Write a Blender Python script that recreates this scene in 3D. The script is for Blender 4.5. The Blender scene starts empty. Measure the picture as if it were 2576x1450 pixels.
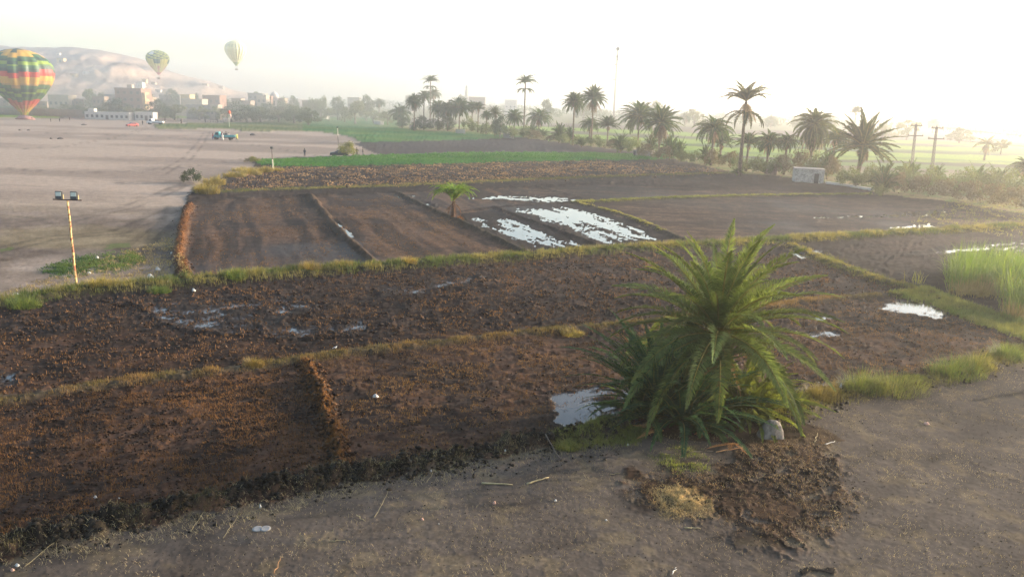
import bpy, math, random
import numpy as np
from mathutils import Matrix, Vector, Euler

# ------------------------------------------------------------------ camera, sky, sun
SC = bpy.context.scene
COL = SC.collection
R = math.radians
CAM_H, PITCH, ROLL, LENS = 13.5, R(13.58), R(1.9), 27.25
PW, PH = 2576.0, 1450.4                      # photograph coordinates used for surveying
FPX = LENS / 36.0 * PW

cam_d = bpy.data.cameras.new("camera")
cam_d.lens = LENS; cam_d.sensor_width = 36.0; cam_d.clip_start = 0.5; cam_d.clip_end = 8000
cam = bpy.data.objects.new("camera", cam_d); COL.objects.link(cam)
CAM_M = Matrix.Translation((0, 0, CAM_H)) @ Euler((R(90) - PITCH, 0, 0)).to_matrix().to_4x4() @ Matrix.Rotation(ROLL, 4, 'Z')
cam.matrix_world = CAM_M
SC.camera = cam

SUN_EL, SUN_AZ = R(11.0), R(68.0)            # azimuth clockwise from the view axis (+Y)
w = bpy.data.worlds.new("World"); SC.world = w; w.use_nodes = True
nt = w.node_tree
bg = nt.nodes['Background']
sky = nt.nodes.new('ShaderNodeTexSky'); sky.sky_type = 'NISHITA'; sky.sun_disc = False
sky.sun_elevation = SUN_EL; sky.sun_rotation = SUN_AZ
sky.air_density = 1.0; sky.dust_density = 2.4; sky.ozone_density = 1.3; sky.altitude = 80
nt.links.new(sky.outputs[0], bg.inputs[0]); bg.inputs[1].default_value = 0.15

sun_l = bpy.data.lights.new("sun", 'SUN'); sun_l.energy = 3.7; sun_l.angle = R(0.5); sun_l.color = (1.0, 0.85, 0.69)
sun = bpy.data.objects.new("sun", sun_l); COL.objects.link(sun)
sdir = Vector((math.sin(SUN_AZ) * math.cos(SUN_EL), math.cos(SUN_AZ) * math.cos(SUN_EL), math.sin(SUN_EL)))
sun.rotation_euler = sdir.to_track_quat('Z', 'Y').to_euler(); sun.location = (200, 100, 200)

SC.view_settings.view_transform = 'Standard'; SC.view_settings.look = 'None'
SC.view_settings.gamma = 1.0; SC.view_settings.exposure = 1.95
SC.render.engine = 'CYCLES'
SC.cycles.use_denoising = True
SC.cycles.max_bounces = 6; SC.cycles.diffuse_bounces = 3; SC.cycles.glossy_bounces = 3
SC.cycles.transmission_bounces = 3; SC.cycles.volume_bounces = 1; SC.cycles.transparent_max_bounces = 4
HAZE_DENSITY = 0.0007

# ------------------------------------------------------------------ surveying helpers
CM3 = np.array(CAM_M.to_3x3()); CMI = CM3.T
def ray(u, v):
    d = CM3 @ np.array([(u - PW / 2) / FPX, -(v - PH / 2) / FPX, -1.0]); return d
def G(u, v, z=0.0):
    d = ray(u, v); t = (z - CAM_H) / d[2]; return np.array([d[0] * t, d[1] * t, z])
def at(u, v, dist):
    d = ray(u, v); t = dist / d[1]; return np.array([d[0] * t, dist, CAM_H + d[2] * t])
def proj(P):
    P = np.asarray(P, float); q = (P - np.array([0, 0, CAM_H])) @ CM3
    return PW / 2 + FPX * q[..., 0] / -q[..., 2], PH / 2 - FPX * q[..., 1] / -q[..., 2]
def height_to(base, vtop):
    lo, hi = -5.0, 300.0
    for _ in range(40):
        m = (lo + hi) / 2
        if proj((base[0], base[1], m))[1] > vtop: lo = m
        else: hi = m
    return lo
def pxm(base):                                # photograph pixels per metre at a place
    q = (np.array([base[0], base[1], base[2] - CAM_H])) @ CM3; return FPX / -q[2]

# ------------------------------------------------------------------ noise
def _h(ix, iy, s):
    h = (ix.astype(np.int64) * 374761393 + iy.astype(np.int64) * 668265263 + s * 974634347) & 0xffffffff
    h = ((h ^ (h >> 13)) * 1274126177) & 0xffffffff
    return ((h ^ (h >> 16)) & 0xffff) / 65535.0
def vnoise(x, y, s=0):
    ix = np.floor(x); iy = np.floor(y); fx = x - ix; fy = y - iy
    fx = fx * fx * (3 - 2 * fx); fy = fy * fy * (3 - 2 * fy)
    a = _h(ix, iy, s); b = _h(ix + 1, iy, s); c = _h(ix, iy + 1, s); d = _h(ix + 1, iy + 1, s)
    return (a * (1 - fx) + b * fx) * (1 - fy) + (c * (1 - fx) + d * fx) * fy
def fbm(x, y, s=0, o=4, g=0.5):
    t = 0; a = 1; n = 0
    for i in range(o):
        t = t + a * vnoise(x * 2 ** i + 17.3 * i, y * 2 ** i - 9.1 * i, s + i); n += a; a *= g
    return t / n

# ------------------------------------------------------------------ object helpers
def tag(o, label=None, cat=None, group=None, kind=None):
    if label: o['label'] = label
    if cat: o['category'] = cat
    if group: o['group'] = group
    if kind: o['kind'] = kind
    return o
def empty(name, loc, rz=0.0, parent=None):
    o = bpy.data.objects.new(name, None); COL.objects.link(o); o.location = loc; o.rotation_euler = (0, 0, rz)
    o.empty_display_size = 0.3
    if parent: o.parent = parent
    return o
def link(name, me, parent=None, loc=None, rz=0.0, scale=None):
    o = bpy.data.objects.new(name, me); COL.objects.link(o)
    if parent: o.parent = parent
    if loc is not None: o.location = loc
    if rz: o.rotation_euler = (0, 0, rz)
    if scale is not None: o.scale = scale if hasattr(scale, '__len__') else (scale,) * 3
    return o
def mesh_np(name, V, quads=None, tris=None, mat=None, col=None, fcol=None, smooth=False, extra=None):
    me = bpy.data.meshes.new(name)
    V = np.asarray(V, np.float32)
    quads = np.zeros((0, 4), np.int32) if quads is None else np.asarray(quads, np.int32).reshape(-1, 4)
    tris = np.zeros((0, 3), np.int32) if tris is None else np.asarray(tris, np.int32).reshape(-1, 3)
    nq, ntr = len(quads), len(tris)
    me.vertices.add(len(V)); me.vertices.foreach_set('co', V.ravel())
    me.loops.add(nq * 4 + ntr * 3)
    me.loops.foreach_set('vertex_index', np.concatenate([quads.ravel(), tris.ravel()]).astype(np.int32))
    me.polygons.add(nq + ntr)
    ls = np.concatenate([np.arange(nq) * 4, nq * 4 + np.arange(ntr) * 3]).astype(np.int32)
    me.polygons.foreach_set('loop_start', ls)
    if smooth: me.polygons.foreach_set('use_smooth', np.ones(nq + ntr, bool))
    me.update(calc_edges=True)
    if col is not None:
        a = me.attributes.new('col', 'FLOAT_COLOR', 'POINT')
        c = np.ones((len(V), 4), np.float32); c[:, :3] = col; a.data.foreach_set('color', c.ravel())
    if fcol is not None:
        a = me.attributes.new('col', 'FLOAT_COLOR', 'CORNER')
        rep = np.concatenate([np.repeat(np.asarray(fcol)[:nq], 4, 0), np.repeat(np.asarray(fcol)[nq:], 3, 0)])
        c = np.ones((len(rep), 4), np.float32); c[:, :3] = rep; a.data.foreach_set('color', c.ravel())
    if extra:
        for k, arr in extra.items():
            a = me.attributes.new(k, 'FLOAT', 'POINT'); a.data.foreach_set('value', np.asarray(arr, np.float32))
    if mat: me.materials.append(mat)
    return me
class MB:
    """collects simple solids, then links them as ONE mesh object"""
    def __init__(s): s.v = []; s.f = []
    def add(s, vs, fs):
        n = len(s.v); s.v += [tuple(p) for p in vs]; s.f += [tuple(i + n for i in f) for f in fs]; return s
    def box(s, c, d, rz=0.0, taper=1.0, rx=0.0):
        cx, cy, cz = c; hx, hy, hz = d[0] / 2, d[1] / 2, d[2] / 2; vs = []
        for z, k in ((-hz, 1.0), (hz, taper)):
            for x, y in ((-hx, -hy), (hx, -hy), (hx, hy), (-hx, hy)):
                p = Vector((x * k, y * k, z)); p.rotate(Euler((rx, 0, rz))); vs.append((p.x + cx, p.y + cy, p.z + cz))
        return s.add(vs, [(3, 2, 1, 0), (4, 5, 6, 7), (0, 1, 5, 4), (1, 2, 6, 5), (2, 3, 7, 6), (3, 0, 4, 7)])
    def tube(s, pts, rad, n=8, cap=True):
        pts = [Vector(p) for p in pts]; m = len(pts); rad = rad if hasattr(rad, '__len__') else [rad] * m; vs = []; fs = []
        t0 = (pts[1] - pts[0]).normalized(); a = Vector((1, 0, 0)) if abs(t0.x) < .9 else Vector((0, 1, 0))
        for i in range(m):
            t = (pts[min(i + 1, m - 1)] - pts[max(i - 1, 0)]).normalized()
            b = t.cross(a).normalized(); a = b.cross(t).normalized()
            for k in range(n):
                q = pts[i] + (a * math.cos(2 * math.pi * k / n) + b * math.sin(2 * math.pi * k / n)) * rad[i]; vs.append(tuple(q))
        for i in range(m - 1):
            for k in range(n):
                k2 = (k + 1) % n; fs.append((i * n + k, i * n + k2, (i + 1) * n + k2, (i + 1) * n + k))
        if cap: fs.append(tuple(range(n - 1, -1, -1))); fs.append(tuple((m - 1) * n + k for k in range(n)))
        return s.add(vs, fs)
    def lathe(s, prof, n=16, c=(0, 0, 0)):
        vs = []; fs = []; m = len(prof)
        for r, z in prof:
            for k in range(n):
                vs.append((c[0] + r * math.cos(2 * math.pi * k / n), c[1] + r * math.sin(2 * math.pi * k / n), c[2] + z))
        for i in range(m - 1):
            for k in range(n):
                k2 = (k + 1) % n; fs.append((i * n + k, i * n + k2, (i + 1) * n + k2, (i + 1) * n + k))
        fs.append(tuple(range(n - 1, -1, -1))); fs.append(tuple((m - 1) * n + k for k in range(n)))
        return s.add(vs, fs)
    def prism(s, outline, y0, y1):
        """outline in x,z extruded along y"""
        n = len(outline); vs = [(x, y0, z) for x, z in outline] + [(x, y1, z) for x, z in outline]
        fs = [tuple(range(n)), tuple(range(2 * n - 1, n - 1, -1))] + [(i, i + n, (i + 1) % n + n, (i + 1) % n) for i in range(n)]
        return s.add(vs, fs)
    def build(s, name, mat, parent=None, smooth=False, bevel=0.0, loc=None, rz=0.0):
        me = bpy.data.meshes.new(name); me.from_pydata(s.v, [], s.f); me.update()
        if smooth: me.polygons.foreach_set('use_smooth', np.ones(len(me.polygons), bool))
        me.materials.append(mat)
        o = link(name, me, parent, loc, rz)
        if bevel: b = o.modifiers.new('bevel', 'BEVEL'); b.width = bevel; b.segments = 2; b.limit_method = 'ANGLE'
        return o

# ------------------------------------------------------------------ materials
MATS = {}
def newmat(name):
    m = bpy.data.materials.new(name); m.use_nodes = True; return m, m.node_tree.nodes, m.node_tree.links, m.node_tree.nodes['Principled BSDF']
def plain(name, c, rough=0.7, metal=0.0, var=0.18, scale=6.0, bump=0.0, spec=0.5):
    """paint, stone, cloth or wood: a base colour broken up by two noises"""
    if name in MATS: return MATS[name]
    m, N, L, P = newmat(name)
    tc = N.new('ShaderNodeTexCoord'); n1 = N.new('ShaderNodeTexNoise'); n1.inputs['Scale'].default_value = scale
    n1.inputs['Detail'].default_value = 6; n1.inputs['Roughness'].default_value = 0.65
    L.new(tc.outputs['Object'], n1.inputs['Vector'])
    r = N.new('ShaderNodeValToRGB'); r.color_ramp.elements[0].position = .3; r.color_ramp.elements[1].position = .7
    r.color_ramp.elements[0].color = (*[x * (1 - var) for x in c], 1); r.color_ramp.elements[1].color = (*[min(1, x * (1 + var)) for x in c], 1)
    L.new(n1.outputs[0], r.inputs[0]); L.new(r.outputs[0], P.inputs['Base Color'])
    P.inputs['Roughness'].default_value = rough; P.inputs['Metallic'].default_value = metal; P.inputs['Specular IOR Level'].default_value = spec
    if bump:
        b = N.new('ShaderNodeBump'); b.inputs['Strength'].default_value = bump; b.inputs['Distance'].default_value = 0.05
        L.new(n1.outputs[0], b.inputs['Height']); L.new(b.outputs[0], P.inputs['Normal'])
    MATS[name] = m; return m
def leafmat(name, trans=0.45, gloss=0.35, tint=(1, 1, 1)):
    m, N, L, P = newmat(name)
    at_ = N.new('ShaderNodeAttribute'); at_.attribute_name = 'col'
    oi = N.new('ShaderNodeObjectInfo'); mr = N.new('ShaderNodeMapRange'); mr.inputs[3].default_value = .8; mr.inputs[4].default_value = 1.2
    L.new(oi.outputs['Random'], mr.inputs[0])
    geo = N.new('ShaderNodeNewGeometry'); n1 = N.new('ShaderNodeTexNoise'); n1.inputs['Scale'].default_value = 2.0
    L.new(geo.outputs['Position'], n1.inputs['Vector'])
    mr2 = N.new('ShaderNodeMapRange'); mr2.inputs[1].default_value = .3; mr2.inputs[2].default_value = .7; mr2.inputs[3].default_value = .75; mr2.inputs[4].default_value = 1.25
    L.new(n1.outputs[0], mr2.inputs[0])
    mu = N.new('ShaderNodeMath'); mu.operation = 'MULTIPLY'; L.new(mr.outputs[0], mu.inputs[0]); L.new(mr2.outputs[0], mu.inputs[1])
    vm = N.new('ShaderNodeVectorMath'); vm.operation = 'SCALE'; L.new(at_.outputs['Color'], vm.inputs[0]); L.new(mu.outputs[0], vm.inputs['Scale'])
    L.new(vm.outputs[0], P.inputs['Base Color']); P.inputs['Roughness'].default_value = .62; P.inputs['Specular IOR Level'].default_value = gloss
    tr = N.new('ShaderNodeBsdfTranslucent'); v2 = N.new('ShaderNodeVectorMath'); v2.operation = 'MULTIPLY'; v2.inputs[1].default_value = (1.7, 1.6, .7)
    L.new(vm.outputs[0], v2.inputs[0]); L.new(v2.outputs[0], tr.inputs['Color'])
    mx = N.new('ShaderNodeMixShader'); mx.inputs[0].default_value = trans
    L.new(P.outputs[0], mx.inputs[1]); L.new(tr.outputs[0], mx.inputs[2]); L.new(mx.outputs[0], N['Material Output'].inputs['Surface'])
    return m
M_LEAF = leafmat('palm_leaf', .42, .03)
M_TREE = leafmat('tree_leaf', .40, .2)
M_GRASS = leafmat('grass_blade', .45, .2)
M_DRY = leafmat('dry_stalk', .25, .1)
def soilmat(name, lo, hi, bmp):
    m, N, L, P = newmat(name)
    a = N.new('ShaderNodeAttribute'); a.attribute_name = 'col'; ar = N.new('ShaderNodeAttribute'); ar.attribute_name = 'rough'
    geo = N.new('ShaderNodeNewGeometry')
    n1 = N.new('ShaderNodeTexNoise'); n1.inputs['Scale'].default_value = 4.0; n1.inputs['Detail'].default_value = 9; n1.inputs['Roughness'].default_value = .72
    n2 = N.new('ShaderNodeTexNoise'); n2.inputs['Scale'].default_value = .8; n2.inputs['Detail'].default_value = 5; n2.inputs['Roughness'].default_value = .65
    for n in (n1, n2): L.new(geo.outputs['Position'], n.inputs['Vector'])
    m1 = N.new('ShaderNodeMapRange'); m1.inputs[1].default_value = .3; m1.inputs[2].default_value = .7; m1.inputs[3].default_value = lo; m1.inputs[4].default_value = hi
    m2 = N.new('ShaderNodeMapRange'); m2.inputs[1].default_value = .3; m2.inputs[2].default_value = .7; m2.inputs[3].default_value = .4 + .6 * lo; m2.inputs[4].default_value = 1 + .55 * (hi - 1)
    L.new(n1.outputs[0], m1.inputs[0]); L.new(n2.outputs[0], m2.inputs[0])
    mu = N.new('ShaderNodeMath'); mu.operation = 'MULTIPLY'; L.new(m1.outputs[0], mu.inputs[0]); L.new(m2.outputs[0], mu.inputs[1])
    vm = N.new('ShaderNodeVectorMath'); vm.operation = 'SCALE'; L.new(a.outputs['Color'], vm.inputs[0]); L.new(mu.outputs[0], vm.inputs['Scale'])
    L.new(vm.outputs[0], P.inputs['Base Color']); L.new(ar.outputs['Fac'], P.inputs['Roughness'])
    ms = N.new('ShaderNodeMapRange'); ms.inputs[1].default_value = .35; ms.inputs[2].default_value = .72; ms.inputs[3].default_value = .5; ms.inputs[4].default_value = .05; L.new(ar.outputs['Fac'], ms.inputs[0]); L.new(ms.outputs[0], P.inputs['Specular IOR Level'])
    b = N.new('ShaderNodeBump'); b.inputs['Strength'].default_value = bmp; b.inputs['Distance'].default_value = .03
    L.new(n1.outputs[0], b.inputs['Height']); L.new(b.outputs[0], P.inputs['Normal'])
    return m
M_SOIL = soilmat('ploughed_soil', .35, 1.7, .4); M_DIRT = soilmat('trodden_dirt', .72, 1.28, .22)
def watermat():
    m, N, L, P = newmat('muddy_water')
    P.inputs['Base Color'].default_value = (.05, .042, .034, 1); P.inputs['Roughness'].default_value = .03; P.inputs['IOR'].default_value = 1.333
    P.inputs['Specular IOR Level'].default_value = .5
    n = N.new('ShaderNodeTexNoise'); n.inputs['Scale'].default_value = 3; g = N.new('ShaderNodeNewGeometry'); L.new(g.outputs['Position'], n.inputs['Vector'])
    b = N.new('ShaderNodeBump'); b.inputs['Strength'].default_value = .03; b.inputs['Distance'].default_value = .02; L.new(n.outputs[0], b.inputs['Height']); L.new(b.outputs[0], P.inputs['Normal'])
    return m
M_WATER = watermat()
# ------------------------------------------------------------------ ground, fields, banks
def in_poly(u, v, poly):
    p = np.asarray(poly, float); r = np.zeros(u.shape, bool); n = len(p)
    bb = (u >= p[:, 0].min()) & (u <= p[:, 0].max()) & (v >= p[:, 1].min()) & (v <= p[:, 1].max())
    uu, vv = u[bb], v[bb]; rr = np.zeros(uu.shape, bool)
    for i in range(n):
        x0, y0 = p[i]; x1, y1 = p[(i + 1) % n]
        if y0 == y1: continue
        c = (y0 > vv) != (y1 > vv)
        rr ^= c & (uu < (x1 - x0) * (vv - y0) / (y1 - y0) + x0)
    r[bb] = rr; return r
def soft_poly(u, v, poly, soft):
    """1 inside, 0 outside, with a soft edge of the given photograph pixels"""
    p = np.asarray(poly, float); lo = p.min(0) - 3 * soft; hi = p.max(0) + 3 * soft; out = np.zeros(u.shape)
    k = (u > lo[0]) & (u < hi[0]) & (v > lo[1]) & (v < hi[1]); uu, vv = u[k], v[k]; d, _ = seg_dist(uu, vv, np.vstack([p, p[:1]]))
    d = np.where(in_poly(uu, vv, poly), d, -d); out[k] = sstep(-soft, soft, d); return out
def line_w(pts): return np.array([G(a, b)[:2] for a, b in pts])
def seg_dist(X, Y, W):
    """distance to a polyline and the position along it"""
    best = np.full(X.shape, 1e9); along = np.zeros(X.shape); acc = 0.0
    for i in range(len(W) - 1):
        a, b = W[i], W[i + 1]; d = b - a; l = math.hypot(*d)
        t = np.clip(((X - a[0]) * d[0] + (Y - a[1]) * d[1]) / (l * l), 0, 1)
        q = np.hypot(X - a[0] - t * d[0], Y - a[1] - t * d[1]); k = q < best
        best = np.where(k, q, best); along = np.where(k, acc + t * l, along); acc += l
    return best, along

BANKS = {  # photograph polyline, half width m, height m, soil colour, roughness of top
 'stubble_bank': ([(-500,1110),(0,1015),(200,985),(400,955),(640,930),(760,910),(900,890),(1100,868),(1300,845),(1480,828),(1600,818),(1800,795),(2030,760),(2280,742),(2350,745)], .75, .26, (0.060,0.045,0.027)),
 'grass_bank': ([(-500,830),(0,768),(180,738),(480,712),(640,698),(950,675),(1300,650),(1600,628),(1800,618),(2030,603),(2250,590),(2576,572),(3000,550)], 1.5, .40, (0.045,0.042,0.018)),
 'orange_bank': ([(478,520),(466,545),(456,600),(450,650),(470,708)], .7, .55, (0.102,0.045,0.017)),
 'top_bank': ([(478,510),(640,502),(780,493),(1010,485),(1160,478),(1350,470),(1600,459),(1850,447)], .55, .30, (0.030,0.024,0.018)),
 'mud_bank_a': ([(780,494),(800,520),(830,560),(880,610),(945,668)], .7, .45, (0.045,0.029,0.018)),
 'mud_bank_b': ([(1000,487),(1060,518),(1130,548),(1220,590),(1320,637)], .7, .40, (0.033,0.027,0.018)),
 'mud_bank_c': ([(1240,523),(1300,545),(1400,580),(1500,618)], .6, .32, (0.024,0.019,0.016)),
 'mud_bank_d': ([(1445,510),(1560,540),(1640,570),(1700,598),(1760,620)], .8, .32, (0.036,0.030,0.018)),
 'mud_bank_e': ([(1135,537),(1240,523),(1340,516),(1445,511)], .6, .22, (0.030,0.024,0.018)),
 'mud_bank_f': ([(1350,471),(1420,487),(1490,507)], .6, .22, (0.030,0.025,0.018)),
 'verge_bank': ([(1445,511),(1500,508),(1650,500),(1800,495),(2000,491),(2190,490)], 1.0, .25, (0.054,0.054,0.018)),
 'cross_bank': ([(1990,620),(2050,645),(2130,680),(2230,712),(2330,738),(2420,775),(2620,835)], .95, .35, (0.060,0.051,0.024)),
 'weedy_strip': ([(540,484),(700,477),(850,473),(1000,468),(1180,460),(1350,452),(1550,444),(1750,438),(1880,436)], 1.7, .12, (0.051,0.048,0.021)),
 'stubble_ridge': ([(770,915),(790,960),(815,1020),(835,1080),(850,1140),(855,1195)], .44, .36, (0.090,0.042,0.016)),
 'clod_bank': ([(-500,1490),(0,1378),(200,1338),(400,1292),(640,1243),(860,1198),(1000,1187),(1200,1142),(1390,1107),(1560,1085)], .62, .34, (.016,.013,.0095)),
 'road_verge': ([(1930,1055),(2060,1005),(2160,985),(2330,958),(2480,918),(2576,885),(2900,800)], .9, .24, (0.051,0.045,0.021)),
 'furrow_bank': ([(1245,358),(1330,371),(1420,387)], .6, .2, (0.021,0.018,0.017)),
 'plot_bank': ([(1590,412),(1700,424),(1800,436)], .7, .2, (0.021,0.018,0.017)),
}
BANKW = {k: line_w(v[0]) for k, v in BANKS.items()}

YARD = [(-1500,900),(-500,800),(0,757),(180,728),(440,708),(436,650),(448,595),(466,530),(470,495),(490,470),(560,447),(640,427),(640,406),(660,400),(760,396),(850,394),(940,391),(958,391),(921,377),(893,363),(909,358),(884,345),(846,338),(796,331),(708,331),(613,331),(583,325),(483,325),(400,326),(385,315),(410,311),(515,310),(640,308),(690,304),(640,298),(500,297),(0,296),(-1500,290)]
ROAD = [(-1500,1700),(-500,1520),(0,1400),(200,1358),(400,1312),(640,1262),(860,1216),(1000,1205),(1200,1160),(1390,1122),(1560,1095),(1700,1092),(1900,1080),(1960,1050),(2060,1020),(2160,1000),(2330,972),(2480,932),(2576,898),(3400,700),(6000,1500),(6000,9000),(-3000,9000)]
CROP1 = [(640,405),(660,401),(830,396),(950,391),(1060,388),(1150,385),(1300,384),(1500,384),(1690,390),(1700,398),(1650,403),(1500,404),(1300,408),(1150,412),(950,417),(800,421),(700,420),(650,414)]
CROP2 = [(385,315),(400,326),(483,325),(583,325),(613,331),(708,331),(796,331),(846,338),(884,345),(909,358),(960,358),(1100,355),(1200,352),(1290,347),(1330,344),(1200,335),(1050,330),(1000,322),(1000,300),(760,292),(640,296),(690,304),(640,308),(515,310),(410,311)]
FIELD_G = [(893,363),(960,358),(1100,355),(1230,353),(1330,352),(1400,360),(1500,372),(1600,382),(1640,385),(1500,384),(1300,384),(1150,385),(1060,388),(958,391),(921,377)]
GROVE = [(1000,322),(1050,330),(1200,336),(1330,348),(1400,358),(1500,371),(1600,382),(1690,392),(1700,402),(1850,436),(1950,443),(2080,460),(2190,482),(2230,492),(2400,510),(2576,540),(3400,640)]
GROVE_TOP = [(3400,520),(2576,470),(2400,455),(2200,445),(2000,425),(1850,410),(1720,395),(1600,370),(1450,345),(1330,332),(1200,322),(1000,312)]
MUD = [(a*.8057, b*.8057) for a, b in [(1970,1510),(2047,1468),(2214,1468),(2300,1400),(2424,1387),(2564,1387),(2651,1496),(2686,1597),(2634,1670),(2476,1719),(2302,1677),(2214,1614),(2057,1607),(1970,1551)]]
STRAW = [(a*.8057, b*.8057) for a, b in [(2040,1535),(2100,1530),(2220,1580),(2215,1610),(2080,1615)]]
WEEDS = [(110,682),(190,655),(330,640),(358,655),(300,678),(150,690)]
# wet ground: polygon, share under water, streak direction (two photograph points) or None
WET = [
 ([(1380,990),(1470,975),(1570,968),(1660,985),(1680,1040),(1590,1080),(1460,1088),(1400,1062)], .56, ((1380,1060),(1560,1000))),
 ([(330,765),(560,752),(760,748),(800,775),(640,850),(430,835)], .065, None),
 ([(640,820),(800,815),(930,800),(930,845),(700,860)], .06, None),
 ([(940,728),(1200,690),(1230,712),(1050,745),(950,752)], .06, None),
 ([(-200,955),(60,940),(60,975),(-200,1000)], .3, None),
 ([(826,552),(850,548),(900,597),(884,606)], .75, ((830,560),(890,605))),
 ([(992,491),(1004,490),(1052,514),(1030,514)], .6, ((1000,490),(1060,518))),
 ([(1016,488),(1036,488),(1105,522),(1090,527)], .45, ((1000,490),(1060,518))),
 ([(1150,540),(1236,528),(1300,550),(1400,585),(1490,618),(1340,638),(1310,625),(1200,578)], .46, ((1240,523),(1500,618))),
 ([(1258,526),(1340,519),(1450,516),(1530,540),(1700,598),(1640,612),(1515,618),(1400,575)], .64, ((1240,523),(1500,618))),
 ([(1170,497),(1290,491),(1400,494),(1470,506),(1400,511),(1280,506),(1180,503)], .48, ((1180,500),(1460,497))),
 ([(2040,547),(2200,540),(2370,528),(2385,543),(2200,549),(2060,553)], .5, ((2060,547),(2370,536))),
 ([(1930,596),(2060,588),(2090,598),(1960,606)], .6, ((1950,598),(2060,592))),
 ([(2220,575),(2340,562),(2360,574),(2240,584)], .45, ((2220,578),(2340,568))),
 ([(1985,634),(2060,628),(2075,648),(2010,655)], .6, None),
 ([(2220,650),(2400,618),(2640,590),(2640,640),(2400,645)], .09, ((2240,645),(2560,605))),
 ([(2190,778),(2250,757),(2345,762),(2385,788),(2375,808),(2290,794)], .85, ((2200,775),(2370,800))),
 ([(2020,842),(2120,832),(2120,848),(2030,855)], .4, None),
 ([(2040,800),(2090,795),(2095,806),(2050,810)], .4, None),
 ([(1950,978),(2100,955),(2190,945),(2110,970),(1990,990)], .5, ((1960,978),(2180,945))),
]
NPHI, PHI = 1300, R(52)
inv_r = np.arange(1 / 11.0, 1 / 760.0, -1.0 / (0.3975 * FPX * CAM_H))
RR = np.concatenate([1 / inv_r, [800, 900, 1000]])
ph = np.linspace(-PHI, PHI, NPHI)
rr_, pp_ = np.meshgrid(RR, ph, indexing='ij')
X = rr_ * np.sin(pp_); Y = rr_ * np.cos(pp_)
U, Vv = proj(np.stack([X, Y, np.zeros_like(X)], -1))
jit = (fbm(X * .9, Y * .9, 5, 3) - .5)
# ragged edges: about 0.5 m of wander on the ground
px_m = FPX / np.maximum(Y, 5)
Uj = U + jit * px_m * 1.2; Vj = Vv + (fbm(X * .9 + 50, Y * .9, 6, 3) - .5) * px_m * 1.2 * CAM_H / rr_
VH = Vv - (254 + (U - 1288) * math.tan(ROLL))             # pixels below the horizon

n_big = fbm(X * .06, Y * .06, 1, 4); n_mid = fbm(X * .45, Y * .45, 2, 4); n_clod = fbm(X * 2.6, Y * 2.6, 3, 3, .55); n_fine = fbm(X * 9, Y * 9, 4, 2)
clod = np.clip(n_clod - .5, 0, 1) * 2; clod2 = np.clip(fbm(X * 1.1 + 7, Y * 1.1, 8, 4, .6) - .52, 0, 1) * 2
Z = np.zeros_like(X); C = np.zeros(X.shape + (3,)); RG = np.full(X.shape, .9); ID = np.zeros(X.shape, np.int32)
NAMES = ['distant_fields', 'dirt_yard', 'dirt_road', 'ploughed_field', 'crop_field', 'grove_ground', 'earth_bank']
def lerp(a, b, t): return np.asarray(a) * (1 - t[..., None]) + np.asarray(b) * t[..., None]
def sstep(a, b, x): t = np.clip((x - a) / (b - a), 0, 1); return t * t * (3 - 2 * t)

# 3 ploughed soil everywhere between the yard and the grove
ID[:] = 3
soil_dry = sstep(.35, .7, n_big * .6 + n_mid * .4)
C[:] = lerp((.019, .0135, .0108), (.043, .029, .0215), soil_dry)
Z[:] = .07 + (n_mid - .5) * .10 + clod * .20 + clod2 * .10 + (n_fine - .5) * .07
# rough cloddy fields in front, harrowed plots smoother
PLOTS = [(478,510),(780,493),(1010,485),(1500,465),(2200,490),(2576,560),(2250,590),(2030,603),(1600,628),(950,675),(470,708)]
smooth_p = in_poly(Uj, Vj, PLOTS)
Z = np.where(smooth_p, .06 + (n_mid - .5) * .025 + clod * .05 + (n_fine - .5) * .045, Z)
C = np.where(smooth_p[..., None], C * 1.35, C)
rt_ = fbm(X * .07 + Y * .02, Y * .75, 25, 5, .62); C = np.where((smooth_p & (U >= 1330))[..., None], C * lerp((.62, .62, .64), (1.5, 1.4, 1.25), sstep(.36, .64, rt_ * .8 + n_clod * .2)), C)
bd = line_w([(830,560),(945,668)]); bd = (bd[1] - bd[0]) / np.hypot(*(bd[1] - bd[0]))
across = X * bd[1] - Y * bd[0] + (n_big - .5) * 3
Z = np.where(smooth_p & (U < 1330), Z + np.sin(across * 2 * math.pi / 1.5 + (n_mid - .5) * 1.2) * .014, Z)
C = np.where((smooth_p & (U < 1330))[..., None], lerp((.030, .0215, .017), (.078, .046, .029), sstep(.42, .60, fbm(across * .75, (X * bd[0] + Y * bd[1]) * .10, 23, 4, .6) * .8 + n_clod * .2) * sstep(.3, .55, n_big + .1)), C)
rd_ = line_w([(0,1015),(1560,820)]); rd_ = (rd_[1] - rd_[0]) / np.hypot(*(rd_[1] - rd_[0])); rows_ = X * rd_[1] - Y * rd_[0]
Z = np.where(~smooth_p, Z + np.sin(rows_ * 2 * math.pi / .95 + (n_mid - .5) * 5) * .045 * (.4 + n_big), Z)
front = Vv > 840
Z = np.where(front, .07 + (Z - .07) * .62, Z)
C = np.where(front[..., None], C * lerp((.9, .86, .82), (1.35, 1.12, .95), sstep(.42, .62, n_mid)), C)
Ffld = in_poly(Uj, Vj, [(560,480),(640,424),(1000,418),(1500,405),(1850,436),(1500,446),(1000,468)])
Z = np.where(Ffld, Z + clod * .12, Z); C = np.where(Ffld[..., None], C * 1.15, C)

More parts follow.
